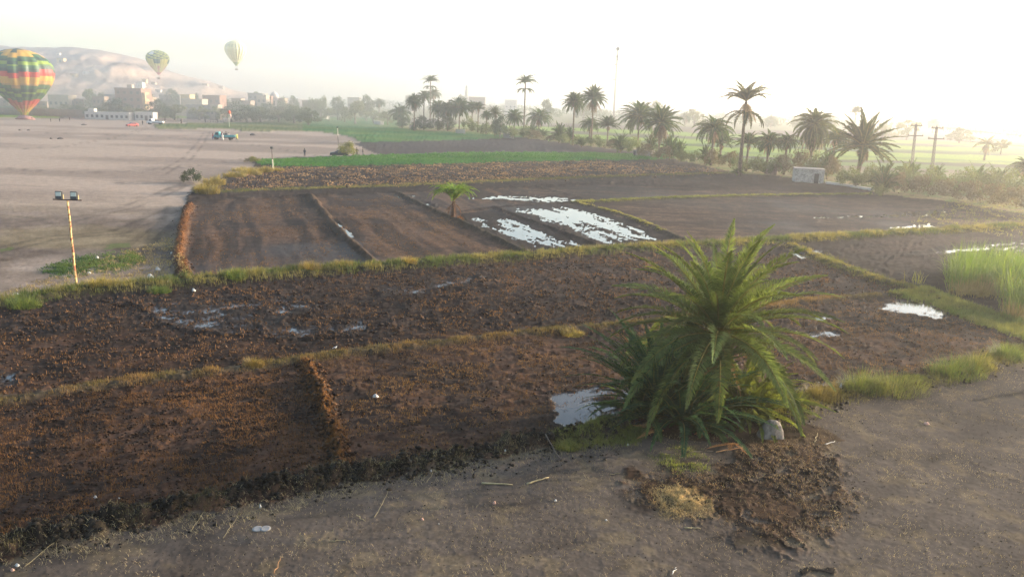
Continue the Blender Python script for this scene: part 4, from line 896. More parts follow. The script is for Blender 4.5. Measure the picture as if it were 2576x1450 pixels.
# ------------------------------------------------------------------ shrubs, tussocks, cane
BR = 'dry brush at the foot of the grove'
for a in [(1240, 345, 318, 34, 'green', 'grey-green bush before the flat-topped palm'), (1222, 343, 312, 40, 'green', 'rounded olive bush left of the dark round tree'), (1285, 350, 322, 36, 'green', 'bush behind the broken grey wall'), (1345, 356, 330, 44, 'dry', 'dry bush by the trunk of the tallest central palm'), (1385, 360, 342, 30, 'dry', 'low dry bush left of the vase-shaped young palm'),
 (1500, 375, 345, 40, 'green', 'bush under the heavy-skirted palm'), (1540, 382, 352, 40, 'dry', 'dry bush beside the wide young palm'), (1620, 402, 366, 44, 'dry', 'brown bush right of the dark doorway wall'), (1670, 408, 372, 56, 'dry', 'brown dry bush under the big shaggy palm'), (1712, 412, 378, 34, 'green', 'green bush at the left side of the gap'),
 (1790, 424, 380, 44, 'dry', 'brown bush under the wide double palm'), (1835, 430, 386, 48, 'dry', 'dry reddish bush left of the leaning trunk'), (1900, 440, 398, 40, 'green', 'dark green bush right of the leaning trunk'), (1968, 446, 392, 50, 'dry', 'brown brush left of the white hut'), (2010, 446, 386, 60, 'dry', 'brown brush behind the white hut'), (2090, 458, 400, 40, 'dry', 'dry bush right of the white hut'),
 (2120, 470, 432, 40, 'green', 'low bush left of the wide sunlit palm'), (2190, 480, 420, 50, 'green', 'olive bush right of the wide palm trunk'), (2250, 492, 440, 64, 'dry', 'brown brush before the left lattice pole'), (2310, 500, 446, 70, 'dry', 'brown brush between the lattice poles'), (2370, 506, 455, 70, 'dry', 'brown brush right of the lattice poles'), (2430, 516, 462, 76, 'dry', 'wide brown brush before the left twin bush'),
 (2490, 524, 468, 76, 'dry', 'wide brown brush before the right twin bush'), (2550, 534, 478, 80, 'dry', 'brown brush at the right edge of the view'), (2610, 542, 480, 80, 'dry', 'brown brush reaching out of the right edge'), (2215, 497, 468, 34, 'green', 'small spiky bush where the pale wall ends'), (1320, 348, 318, 30, 'green', 'bush by the foot of the tallest central palm'),
 (1115, 330, 290, 60, 'dark', 'dark undergrowth inside the dense palm clump'), (1065, 330, 296, 50, 'dark', 'dark undergrowth at the left of the dense clump'), (1180, 334, 300, 44, 'green', 'undergrowth at the right of the dense clump'), (1590, 392, 352, 46, 'green', 'olive bush left of the grey shed'), (1745, 414, 384, 40, 'green', 'low bush in the gap of the grove'), (1855, 436, 394, 40, 'green', 'olive bush touching the foot of the leaning trunk'), (1945, 444, 400, 44, 'green', 'olive bush behind the grey mud wall'), (2050, 450, 392, 56, 'green', 'olive bush behind the right half of the white hut'), (2140, 474, 426, 56, 'green', 'olive bush at the foot of the wide sunlit palm'), (2270, 486, 424, 60, 'green', 'olive bush under the left lattice pole'), (2335, 492, 428, 60, 'green', 'olive bush under the right lattice pole'), (2420, 500, 432, 70, 'green', 'olive bush between the low spiky palm and the twin bushes'), (2480, 506, 436, 70, 'green', 'olive bush between the twin bushy palms'), (2545, 512, 440, 76, 'green', 'olive bush before the palm at the right edge'), (1415, 364, 340, 34, 'green', 'olive bush right of the vase-shaped young palm'), (1455, 370, 344, 34, 'green', 'olive bush between the trunks of the tall pair')]:
    shrub(*a, group=BR)
shrub(480, 462, 428, 46, 'dark', 'dark green bush at the corner of the yard beside straw-coloured grass')
shrub(873, 395, 361, 44, 'yellow', 'tall yellow-green bush hiding the rear of the dark car')
shrub(640, 410, 396, 30, 'yellow', 'small dry bush at the left tip of the green crop strip')
shrub(623, 409, 399, 20, 'dry', 'tiny brown bush left of the green crop strip')
ST = 'tall dry grass at the yard corner'
SC1, SC2 = (.20, .165, .06), (.34, .265, .11)
for u, v, wp, hp, lab in [(522, 488, 62, 40, 'large straw-yellow tussock at the corner of the harrowed plot'), (540, 466, 56, 32, 'straw-yellow tussock behind the largest one'), (503, 484, 36, 24, 'small tussock left of the largest straw-yellow one'), (590, 446, 60, 24, 'straw-coloured tussock halfway to the wooden post'), (630, 440, 60, 26, 'olive tussock left of the wooden post'), (668, 434, 44, 20, 'straw tussock at the foot of the wooden post'), (700, 432, 30, 12, 'low straw tussock right of the wooden post'), (612, 430, 60, 14, 'low pale tussock at the yard edge')]:
    tussock(u, v, wp, hp, SC1, SC2, lab, ST, n=900, wid=.06)
tussock(253, 730, 76, 34, (.30, .25, .09), (.46, .36, .14), 'pale straw tussock right of the floodlight pole foot', n=900, wid=.02)
tussock(210, 726, 50, 18, (.16, .16, .05), (.3, .26, .09), 'low tussock touching the floodlight pole foot', n=500, wid=.02)
BGN = 'grass clumps on the bank edges'
for u, v, wp, hp, c1, c2, lab in [
 (1980, 1020, 90, 52, (.06, .09, .022), (.17, .17, .05), 'yellow-green grass clump right of the palm foot'), (2060, 1005, 100, 48, (.11, .09, .035), (.22, .17, .065), 'dry tawny grass clump left of the wide green one'), (2165, 985, 120, 60, (.055, .08, .024), (.15, .16, .05), 'grass clump left of the widest one on the road verge'), (2250, 985, 170, 58, (.055, .075, .022), (.15, .15, .055), 'widest dark-based grass clump on the road verge'), (2400, 945, 150, 54, (.06, .105, .022), (.16, .19, .045), 'bright green grass clump leaning over the verge'), (2450, 930, 90, 50, (.08, .10, .028), (.20, .18, .06), 'grass clump with a tawny right side'), (2530, 905, 86, 46, (.06, .10, .022), (.15, .18, .05), 'small green clump nearest the right edge of the road verge'),
 (780, 688, 60, 30, (.17, .14, .05), (.30, .21, .085), 'golden grass clump on the long bank below the brown plot'), (860, 680, 60, 28, (.17, .14, .05), (.30, .21, .085), 'golden grass clump left of the plot divider'), (1030, 672, 40, 26, (.17, .14, .05), (.30, .21, .085), 'golden tuft right of the gap in the long bank'), (60, 775, 90, 34, (.07, .12, .03), (.16, .18, .05), 'green grass clump at the left end of the long bank'), (400, 738, 60, 26, (.05, .10, .03), (.14, .17, .05), 'dark green clump on the long bank'), (590, 706, 70, 28, (.05, .11, .03), (.16, .18, .05), 'deep green clump on the long bank below the orange ridge'),
 (1425, 1128, 70, 34, (.11, .13, .04), (.22, .2, .07), 'grass clump at the end of the clod bank'), (1440, 845, 60, 22, (.13, .11, .04), (.24, .19, .07), 'straw tuft on the low stubble bank left of the big palm'), (640, 930, 50, 26, (.17, .13, .05), (.32, .23, .10), 'pale straw tuft on the stubble bank above the brown ridge')]:
    tussock(u, v, wp, hp, c1, c2, lab, BGN, n=1100, wid=.013)
def cane(name, u, v, wpx, hpx, depth, n, c1, c2, label, seed, kind=None, wid=.05, per=26, spread=.35):
    b = G(u, v); s = pxm(b); W = wpx / s; H = hpx / s; rng = rg(seed); nc = max(1, n // per)
    cy = b[1] + rng.random(nc) ** 1.2 * depth; cx = (b[0] + (rng.random(nc) - .5) * W) * cy / b[1]; chh = .55 + .6 * rng.random(nc) ** .7
    k = np.repeat(np.arange(nc), per); m = len(k); x = cx[k] + rng.normal(size=m) * spread; y = cy[k] + rng.normal(size=m) * spread; z, _ = ground_zs(x, y); t = np.clip(rng.random(nc)[k] * .7 + .4 * rng.random(m), 0, 1)[:, None]
    V, q, tr, c = blades(np.stack([x, y, z - .05], -1), H * chh[k] * (.55 + .55 * rng.random(m)), wid * (.6 + .8 * rng.random(m)), 1.35 * rng.random(m) ** 1.2, np.arctan2(y - cy[k], x - cx[k]) + rng.normal(size=m) * .6, np.array(c1) * (1 - t) + np.array(c2) * t)
    return tag(link(name, mesh_np(name, V, q, tr, M_GRASS, c)), label, None if kind else 'cane clump', None if kind else 'cane clumps at the field edge', kind)
cane('cane_stand', 2490, 738, 200, 92, 9, 4200, (.055, .125, .018), (.15, .20, .035), 'tall bright green cane stand at the right edge', 401, 'stuff', .04)
cane('cane_stand', 2640, 800, 200, 112, 12, 4600, (.055, .125, .018), (.15, .20, .035), 'tall cane beyond the right edge', 402, 'stuff', .04)
cane('cane_stand', 2500, 752, 220, 46, 3, 1700, (.17, .13, .05), (.26, .20, .09), 'dry brown leaves at the foot of the cane', 403, 'stuff', .03)
cane('cane_stand', 2640, 815, 200, 50, 3, 1500, (.17, .13, .05), (.26, .20, .09), 'dry brown leaves at the foot of the cane', 408, 'stuff', .03)
cane('cane_clump', 2545, 755, 40, 90, 1.5, 150, (.16, .22, .03), (.30, .32, .06), 'brightest yellow-green cane clump in front of the stand', 404)
cane('cane_clump', 2505, 742, 26, 60, 1.2, 90, (.12, .2, .03), (.24, .28, .06), 'slim cane clump left of the brightest one', 405)
cane('cane_clump', 2400, 716, 36, 80, 1.5, 130, (.10, .18, .03), (.24, .28, .06), 'cane clump at the left corner of the stand', 406)
cane('cane_clump', 2313, 716, 22, 34, 1.0, 50, (.12, .17, .04), (.28, .25, .09), 'small lone cane tuft in the wet field left of the stand', 407)
# ------------------------------------------------------------------ village
def building(name, u0, u1, vt, d, depth, wall, label, cat='house', rows=1, cols=3, z0=0.0, group=None, door=True, parapet=True, rz=0.0, extra=None, wfrac=.45, trim=None):
    a, b_ = at(u0, vt, d), at(u1, vt, d); x0, x1 = a[0], b_[0]; h = (a[2] + b_[2]) / 2 - z0; wd = x1 - x0
    root = empty(name, ((x0 + x1) / 2, d, z0), rz); tag(root, label, cat, group)
    m = MB().box((0, depth / 2, h / 2), (wd, depth, h)); m.build('wall', wall, root)
    if parapet:
        r = MB(); r.box((0, depth / 2, h + .06), (wd + .2, depth + .2, .12))
        for sx in (-1, 1): r.box((sx * (wd / 2), depth / 2, h + .40), (.2, depth + .2, .56))
        for y in (0, depth): r.box((0, y, h + .40), (wd - .2, .2, .56))
        r.build('roof', trim or wall, root)
    dk = plain('window_dark', (.03, .03, .032), .3); fm = plain('window_frame', (.25, .2, .16), .7)
    fh = h / max(rows, 1)
    for r_ in range(rows):
        for c in range(cols):
            if door and r_ == 0 and c == cols // 2: continue
            x = -wd / 2 + wd * (c + .5) / cols; z = fh * (r_ + .55); ww = min(1.5, wd / cols * wfrac); hh = min(1.4, fh * .42)
            f = MB().box((x, -.02, z), (ww + .16, .07, hh + .16)).build('window', fm, root); MB().box((x, -.065, z), (ww, .03, hh)).build('pane', dk, f)
    if depth > 5 and rows > 0:
        for r_ in range(rows):
            for y in np.linspace(0, depth, 3)[1:-1]:
                f = MB().box((wd / 2 + .02, y, fh * (r_ + .55)), (.07, 1.1, fh * .4)).build('window', fm, root); MB().box((wd / 2 + .065, y, fh * (r_ + .55)), (.03, .95, fh * .35)).build('pane', dk, f)
    if door:
        x = -wd / 2 + wd * (cols // 2 + .5) / max(cols, 1); hh = min(2.1, h * .75); MB().box((x, -.03, hh / 2), (min(1.2, wd * .3), .08, hh)).build('door', plain('door_wood', (.12, .085, .06), .7), root)
    if extra: extra(root, wd, depth, h)
    return root
mud = plain('mud_brick', (.23, .165, .12), .95, var=.3, scale=1.5, bump=.3); red = plain('red_brick', (.20, .115, .085), .95, var=.3, scale=2, bump=.3); plaster = plain('pale_plaster', (.34, .28, .215), .9, var=.2, scale=.8)
white = plain('whitewash', (.46, .42, .38), .9, var=.12, scale=1.0); grey = plain('grey_plaster', (.22, .20, .18), .9, var=.2, scale=.7); ochre_sunlit = plain('ochre_sunlit_plaster', (.46, .33, .16), .9, var=.2, scale=.8)  # last plaster holds the yellow of sunlit walls in its colour; yellow huts share it
VH_ = 'houses of the village'
def balconies(root, wd, dp, h):
    for k in range(4):
        z = h * (k + .35) / 4; b = MB().box((wd / 2 + .7, dp * .35, z), (1.4, 3.2, .16)); b.box((wd / 2 + 1.35, dp * .35, z + .55), (.1, 3.2, 1.0)); b.build('balcony', ochre_sunlit, root)
    MB().box((wd / 2 + .9, dp * .1, h * .45), (1.4, 1.2, h * .9)).build('stair_tower', ochre_sunlit, root)  # yellow balconies and tower carry the sunlit right side in their colour
    MB().box((-wd * .05, dp * .4, h + 1.3), (2.4, 2.4, 2.0)).build('roof_room', plaster, root); MB().box((wd * .42, dp * .3, h + 1.9), (1.8, 1.8, 3.2)).build('water_tank', plain('tank_white', (.7, .66, .55), .6), root)
def toproom(root, wd, dp, h): MB().box((-wd * .38, dp * .5, h + 1.0), (2.6, 2.6, 1.9)).build('roof_room', white, root)
building('long_building', 213, 324, 286, 342, 4.5, white, 'long low white building with a row of small windows at the yard edge', 'building', 1, 9, group=None, extra=toproom)
building('long_building', 339, 384, 286, 344, 4.5, white, 'short low white building right of the long one', 'building', 1, 4)
building('apartment_block', 288, 354, 225, 385, 11, red, 'tall brown brick apartment block with a sunlit stair side', 'building', 4, 4, extra=balconies, door=False, trim=red)
for u0, u1, vt, d, dp, mt, lab, rw, cl in [
 (120, 171, 242, 425, 8, plaster, 'wide beige house right of the striped balloon', 1, 4), (454, 477, 241, 440, 7, ochre_sunlit, 'brown block with a bright yellow sunlit side wall', 2, 2), (454, 508, 252, 415, 8, plaster, 'pale two-storey house below the yellow-sided block', 1, 3), (509, 552, 243, 425, 10, red, 'brown brick house right of the pale one', 2, 3),  # yellow-sided block: the sunlit yellow is put into all its walls
 (468, 528, 267, 385, 7, grey, 'grey-green flat house behind the pale ground', 1, 4), (528, 548, 267, 377, 5, plaster, 'small beige house with a sunlit side', 1, 2), (623, 661, 237, 480, 9, grey, 'grey tower house with a jagged roofline on the skyline', 3, 3), (645, 669, 243, 470, 7, plaster, 'pinkish house before the grey tower house', 2, 2),
 (668, 682, 244, 478, 7, red, 'narrow brick house left of the white dome', 2, 2), (760, 779, 256, 430, 6, mud, 'grey house half hidden at the right end of the village', 2, 2), (700, 716, 250, 470, 6, mud, 'small mud house right of the white dome', 1, 2), (582, 606, 250, 500, 7, mud, 'mud house behind the dark trees', 2, 2), (232, 262, 246, 400, 7, mud, 'mud house behind the long white building', 2, 3),
 (262, 290, 241, 405, 7, grey, 'grey house left of the brown apartment block', 2, 3), (400, 452, 242, 470, 8, grey, 'grey-green house with rooftop posts right of the apartment block', 2, 4), (175, 210, 252, 430, 7, mud, 'mud house behind the dusty tree', 2, 3), (60, 118, 258, 440, 8, mud, 'mud house behind the striped balloon', 2, 4), (-70, 20, 250, 440, 8, mud, 'mud house at the left edge of the view', 2, 5), (355, 380, 248, 400, 6, mud, 'mud house right of the apartment block stairs', 2, 2), (552, 580, 262, 440, 7, mud, 'mud house behind the lone village palm', 2, 2), (606, 630, 256, 445, 7, mud, 'mud house left of the pinkish one', 2, 2),
 (874, 904, 247, 620, 5, plaster, 'white strip of a house behind the dark crowned tree', 1, 4), (1178, 1220, 246, 760, 10, red, 'faint brown building right of the minaret', 2, 5), (1020, 1038, 243, 720, 9, plaster, 'faint pale house behind the left of the grove', 2, 2), (1270, 1300, 253, 810, 9, white, 'faint white house on the skyline left of the tallest palm', 1, 3)]:
    building('village_house', u0, u1, vt, d, dp, mt, lab, 'house', rw, cl, group=VH_, door=rw == 1 and d < 400)
# long mud boundary wall left of the white building
a, b_ = at(70, 285, 356), at(212, 285, 356)
m = MB().box(((a[0] + b_[0]) / 2, 356, 1.6), (b_[0] - a[0], .5, 3.2)); m.box(((a[0] + b_[0]) / 2, 356, 3.26), (b_[0] - a[0] + .1, .6, .12))
tag(m.build('boundary_wall', mud), 'long mud boundary wall left of the white building', 'wall')
a, b_ = at(-160, 285, 358), at(60, 285, 358); m = MB().box(((a[0] + b_[0]) / 2, 358, 1.5), (b_[0] - a[0], .5, 3.0)); m.box(((a[0] + b_[0]) / 2, 358, 3.06), (b_[0] - a[0] + .1, .6, .12)); tag(m.build('boundary_wall', mud), 'mud boundary wall behind the foot of the striped balloon', 'wall')
# domed tomb
p = at(687, 246, 482); root = empty('domed_tomb', (p[0], 482, 0)); tag(root, 'small white domed tomb on the village skyline', 'shrine')
MB().box((0, 2.5, p[2] / 2), (5.4, 5, p[2])).build('wall', white, root)
MB().lathe([(2.5, 0), (2.6, .8), (2.4, 1.8), (1.8, 2.8), (.9, 3.4), (.12, 3.7), (.1, 4.4)], 18, (0, 2.5, p[2])).build('dome', white, root, True)
f = MB().box((0, -.04, p[2] - 3.2), (1.9, .1, 2.8)).build('arch', plain('window_dark', (.03, .03, .032)), root)
# minaret
p = at(1174, 212, 760); h = p[2]; root = empty('minaret', (p[0], 760, 0)); tag(root, 'slender pale minaret faint on the skyline', 'minaret')
MB().lathe([(2.1, 0), (2.1, h * .55), (1.6, h * .56), (1.5, h * .76), (1.1, h * .78), (1.0, h * .88)], 12).build('shaft', white, root)
MB().lathe([(2.4, h * .55), (2.5, h * .575)], 12).build('gallery', white, root); MB().lathe([(2.0, h * .76), (2.0, h * .78)], 12).build('gallery', white, root)
MB().lathe([(1.2, h * .88), (1.25, h * .91), (.7, h * .95), (.15, h * .975), (.08, h)], 12).build('cap', white, root)
# radio mast with drums
p = at(1554, 118, 560); h = p[2]; root = empty('radio_mast', (p[0], 560, 0)); tag(root, 'tall thin lattice radio mast with round dishes near its top', 'mast')
m = MB(); mt = plain('mast_steel', (.10, .09, .09), .5, .3); r = .55
leg = [(r * math.cos(k * 2.094), r * math.sin(k * 2.094)) for k in range(3)]
for x, y in leg: m.tube([(x, y, 0), (x * .8, y * .8, h)], .26, 5)
for i in range(38):
    z0, z1 = h * i / 38, h * (i + 1) / 38
    for k in range(3): x0, y0 = leg[k]; x1, y1 = leg[(k + 1) % 3]; m.tube([(x0, y0, z0), (x1, y1, z1)], .12, 4)
m.build('lattice', mt, root)
for z, rr, off in [(h - 1.5, 1.3, 0), (h - 6.5, .9, 0), (h - 12, .5, -1), (h - 22, .5, -1.4), (h - 8.5, .6, .5)]:
    MB().lathe([(rr, -.5), (rr, .5)], 14, (0, 0, 0)).build('dish', mt, root, loc=(off, -1.2, z)).rotation_euler = (R(90), 0, 0)
# houses on the hill are added with the hill
# ------------------------------------------------------------------ walls and hut at the grove
def slab_wall(name, pts, h, th, mat, label, cat='wall'):
    m = MB(); p = [G(*q) for q in pts]
    for a, b_ in zip(p[:-1], p[1:]):
        c = (a + b_) / 2; L = np.hypot(*(b_ - a)[:2]); m.box((c[0], c[1], h / 2 - .1), (L, th, h + .2), math.atan2(b_[1] - a[1], b_[0] - a[0]))
        m.box((c[0], c[1], h + .03), (L + .06, th + .08, .06), math.atan2(b_[1] - a[1], b_[0] - a[0]))
    return tag(m.build(name, mat), label, cat)
slab_wall('field_wall', [(1146, 337), (1170, 338)], 1.9, .5, plaster, 'small pale wall before the widest palm of the dense clump')
slab_wall('field_wall', [(1267, 347), (1292, 350)], 2.0, .5, grey, 'broken grey wall below the dark round tree')
slab_wall('field_wall', [(1031, 325), (1045, 326)], 1.7, .5, grey, 'small grey block at the left end of the grove')
slab_wall('field_wall', [(945, 313), (961, 315)], 1.8, 2.0, white, 'small white block beside the low bushy tree')
slab_wall('field_wall', [(817, 300), (827, 300)], 1.8, 2.0, white, 'tiny white block among hazy trees beyond the yard')
slab_wall('field_wall', [(1926, 441), (1954, 443)], 2.5, .5, mud, 'grey mud wall between the leaning palm and the white hut')
def shelter():
    a, b_ = G(1592, 393), G(1638, 397); c = (a + b_) / 2; L = np.hypot(*(b_ - a)[:2]); root = empty('shed', (c[0], c[1], 0), math.atan2((b_ - a)[1], (b_ - a)[0])); tag(root, 'low grey shed with a dark doorway under the dense round palm', 'shed')
    MB().box((0, 1.2, .8), (L, 2.4, 1.8)).build('wall', grey, root); MB().box((0, 1.2, 1.76), (L + .3, 2.7, .12)).build('roof', mud, root); MB().box((-L / 2 + .5, -.03, .75), (.75, .08, 1.5)).build('door', plain('window_dark', (.03, .03, .032)), root)
shelter()
def hut():
    a, b_ = G(1996, 459), G(2071, 463); c = (a + b_) / 2; L = np.hypot(*(b_ - a)[:2]); rz = math.atan2((b_ - a)[1], (b_ - a)[0]); h = height_to(a, 424); dp = 3.2
    root = empty('stone_hut', (c[0], c[1], 0), rz); tag(root, 'small whitewashed stone hut with a dark doorway at the grove edge', 'hut')
    ws = plain('rough_whitewash', (.30, .27, .235), .95, var=.55, scale=3.5, bump=1.0); th = .35; dx0, dx1 = L * .17, L * .33; m = MB()
    m.box(((-L / 2 + dx0) / 2, 0, h / 2), (dx0 + L / 2, th, h)); m.box(((dx1 + L / 2) / 2, 0, h / 2), (L / 2 - dx1, th, h)); m.box(((dx0 + dx1) / 2, 0, (h + 1.9) / 2), (dx1 - dx0, th, h - 1.9))
    for sx in (-1, 1): m.box((sx * (L / 2 - th / 2), dp / 2 + th / 2, h / 2), (th, dp - th, h))
    m.box((0, dp, h / 2), (L, th, h)); o = m.build('wall', ws, root)
    MB().box((0, dp / 2, h + .06), (L + .12, dp + .5, .12)).build('roof', plain('hut_roof', (.34, .29, .25), .95, var=.3), root)
    MB().box(((dx0 + dx1) / 2, .14, .95), (dx1 - dx0 - .04, .06, 1.9)).build('door', plain('door_dark', (.05, .04, .035), .8), root)
hut()
slab_wall('low_wall', [(2078, 463), (2130, 470), (2194, 481)], .45, .45, white, 'low pale kerb wall running from the white hut to the bushes', 'wall')

# ------------------------------------------------------------------ poles
def lattice_pole(ub, vb, ut, vt, label):
    b = G(ub, vb); h = height_to(b, vt); root = empty('power_pole', (b[0], b[1], -.1)); tag(root, label, 'power pole', 'lattice power poles'); st = plain('pole_steel', (.04, .034, .034), .6, .1)
    lx = 0.0
    for _ in range(12): lx += (ut - proj((b[0] + lx, b[1], h))[0]) / pxm(b)
    m = MB(); w0, w1 = .24, .13
    def cor(z, i): k = z / h; ww = w0 + (w1 - w0) * k; return (lx * k + ww * (1 if i in (0, 3) else -1), ww * (1 if i < 2 else -1), z)
    for i in range(4): m.tube([cor(0, i), cor(h, i)], .055, 4)
    n = 16
    for k in range(n):
        for i in range(4): z0, z1 = h * k / n, h * (k + 1) / n; m.tube([cor(z0, i), cor(z1, (i + 1) % 4)], .03, 4); m.tube([cor(z1, i), cor(z1, (i + 1) % 4)], .03, 4)
    m.build('lattice', st, root)
    for z, half in ((h - .25, 1.15), (h - 2.3, 1.6)):
        k = z / h; MB().box((lx * k, -.25, z), (half * 2, .14, .16)).build('cross_arm', st, root)
        for sx in (-1, 1): MB().lathe([(.05, 0), (.09, .05), (.05, .1), (.09, .15), (.05, .2), (.09, .25), (.04, .32)], 8, (lx * k + sx * (half - .12), -.25, z + .05)).build('insulator', plain('insulator', (.12, .08, .06), .3), root)
    MB().lathe([(.05, 0), (.09, .08), (.05, .16), (.09, .24), (.04, .4)], 8, (lx, 0, h)).build('insulator', plain('insulator', (.12, .08, .06), .3), root)
    return (b[0] + lx, b[1], h)
t1 = lattice_pole(2290, 452, 2305, 312, 'left steel lattice power pole with two cross arms, leaning right'); t2 = lattice_pole(2340, 463, 2357, 318, 'right steel lattice power pole with two cross arms, leaning right')
wm = plain('wire', (.08, .08, .08), .5)
for k, (dz, ex) in enumerate([(-.1, 1.0), (-.1, -1.0), (-2.2, 1.4), (-2.2, -1.4)]):
    p0 = Vector((t2[0] + ex, t2[1] - .25, t2[2] + dz)); p1 = Vector((t2[0] + 75 + ex, t2[1] + 18, t2[2] + dz)); m = MB()
    m.tube([p0.lerp(p1, i / 10) + Vector((0, 0, -1.6 * (1 - (2 * i / 10 - 1) ** 2))) for i in range(11)], .025, 4); tag(m.build('power_line', wm), 'thin power line sagging away to the right of the lattice poles', 'power line', 'power lines at the lattice poles')
def post(ub, vb, ut, vt, label, lo, hi):
    b = G(ub, vb); h = height_to(b, vt); root = empty('lamp_post', (b[0], b[1], -.05)); tag(root, label, 'post')
    lx = 0.0
    for _ in range(12): lx += (ut - proj((b[0] + lx, b[1], h))[0]) / pxm(b)
    MB().tube([(0, 0, 0), (lx * .5, 0, h * .5)], [.11, .10], 8).build('lower_pole', lo, root); MB().tube([(lx * .5, 0, h * .5), (lx * .96, 0, h * .96)], [.10, .08], 8).build('upper_pole', hi, root)
    MB().box((lx, -.1, h), (.42, .3, .34)).build('lamp', plain('lamp_black', (.02, .02, .025), .4), root)
pw = plain('pole_white', (.62, .55, .42), .8); pd = plain('pole_dark', (.12, .085, .07), .8)
post(687, 430, 683.5, 371, 'two-tone lamp post at the corner of the green crop strip', pw, pd); post(851, 361.5, 849, 320, 'two-tone lamp post beyond the dark car', pd, pw)
def floodlight():
    b = G(192, 719); h = height_to(b, 503); root = empty('floodlight_pole', (b[0], b[1], ground_z(b[0], b[1]) - .15)); tag(root, 'rusty pole with two black floodlights on a crossbar beside the weeds', 'floodlight')
    m = MB(); pts = [(.012 * math.sin(i * 1.3), 0, (h + .1) * i / 14) for i in range(15)]; m.tube(pts, [.085 - .02 * i / 14 for i in range(15)], 12)
    MB_r = newmat('rusty_pole'); mt, N, L, P = MB_r
    tc = N.new('ShaderNodeTexCoord'); n = N.new('ShaderNodeTexNoise'); n.inputs['Scale'].default_value = 5; n.inputs['Detail'].default_value = 6; L.new(tc.outputs['Object'], n.inputs['Vector']); r = N.new('ShaderNodeValToRGB'); r.color_ramp.elements[0].position = .42; r.color_ramp.elements[1].position = .56; r.color_ramp.elements[0].color = (.25, .07, .03, 1); r.color_ramp.elements[1].color = (.62, .45, .17, 1); L.new(n.outputs[0], r.inputs[0]); L.new(r.outputs[0], P.inputs['Base Color']); P.inputs['Roughness'].default_value = .7
    m.build('pole', mt, root, True)
    bk = plain('lamp_black', (.02, .02, .025), .4); z = h + .12
    MB().box((0, 0, z + .03), (1.95, .09, .07)).build('crossbar', plain('bar_rust', (.06, .03, .025), .7), root)
    for sx in (-.52, .50):
        hd = MB().box((sx, -.02, z + .34), (.46, .20, .52), 0, 1.0, -.12).build('floodlight', bk, root, bevel=.015)
        MB().box((sx, -.125, z + .42), (.37, .03, .27), 0, 1, -.12).build('glass', plain('lamp_glass', (.42, .45, .40), .12, var=.1), hd)
        br = MB(); br.box((sx + .255, 0, z + .2), (.03, .06, .34)); br.box((sx - .255, 0, z + .2), (.03, .06, .34)); br.build('bracket', plain('bracket', (.5, .38, .16), .6), hd)
floodlight()
def windsock():
    b = G(577, 321); h = height_to(b, 280); root = empty('windsock_pole', (b[0], b[1], 0)); tag(root, 'thin white pole with a limp orange and white windsock', 'windsock')
    MB().tube([(0, 0, 0), (0, 0, h)], [.09, .06], 8).build('pole', plain('pole_cream', (.75, .72, .5), .7), root)
    MB().tube([(.1, -.1, h), (.35, -.1, h - .25), (.55, -.1, h - 1.0)], [.55, .52, .42], 10).build('orange_sock', plain('sock_orange', (.75, .12, .04), .8), root)
    MB().tube([(.55, -.1, h - 1.0), (.7, -.1, h - 1.8), (.75, -.1, h - 2.4)], [.42, .34, .24], 10).build('sock_tail', plain('sock_white', (.7, .5, .42), .8), root)
windsock()
# railing across the far yard
a, b_ = G(517, 309), G(569, 310); m = MB(); n = 8
for i in range(n + 1): p = a + (b_ - a) * i / n; m.box((p[0], p[1], .65), (.14, .14, 1.3))
c = (a + b_) / 2; L = np.hypot(*(b_ - a)[:2]); rz = math.atan2((b_ - a)[1], (b_ - a)[0])
for z in (1.22, .6): m.box((c[0], c[1] - .09, z), (L, .08, .1), rz)
tag(m.build('railing', plain('railing_steel', (.16, .14, .13), .6)), 'low dark railing across the far end of the yard', 'railing')
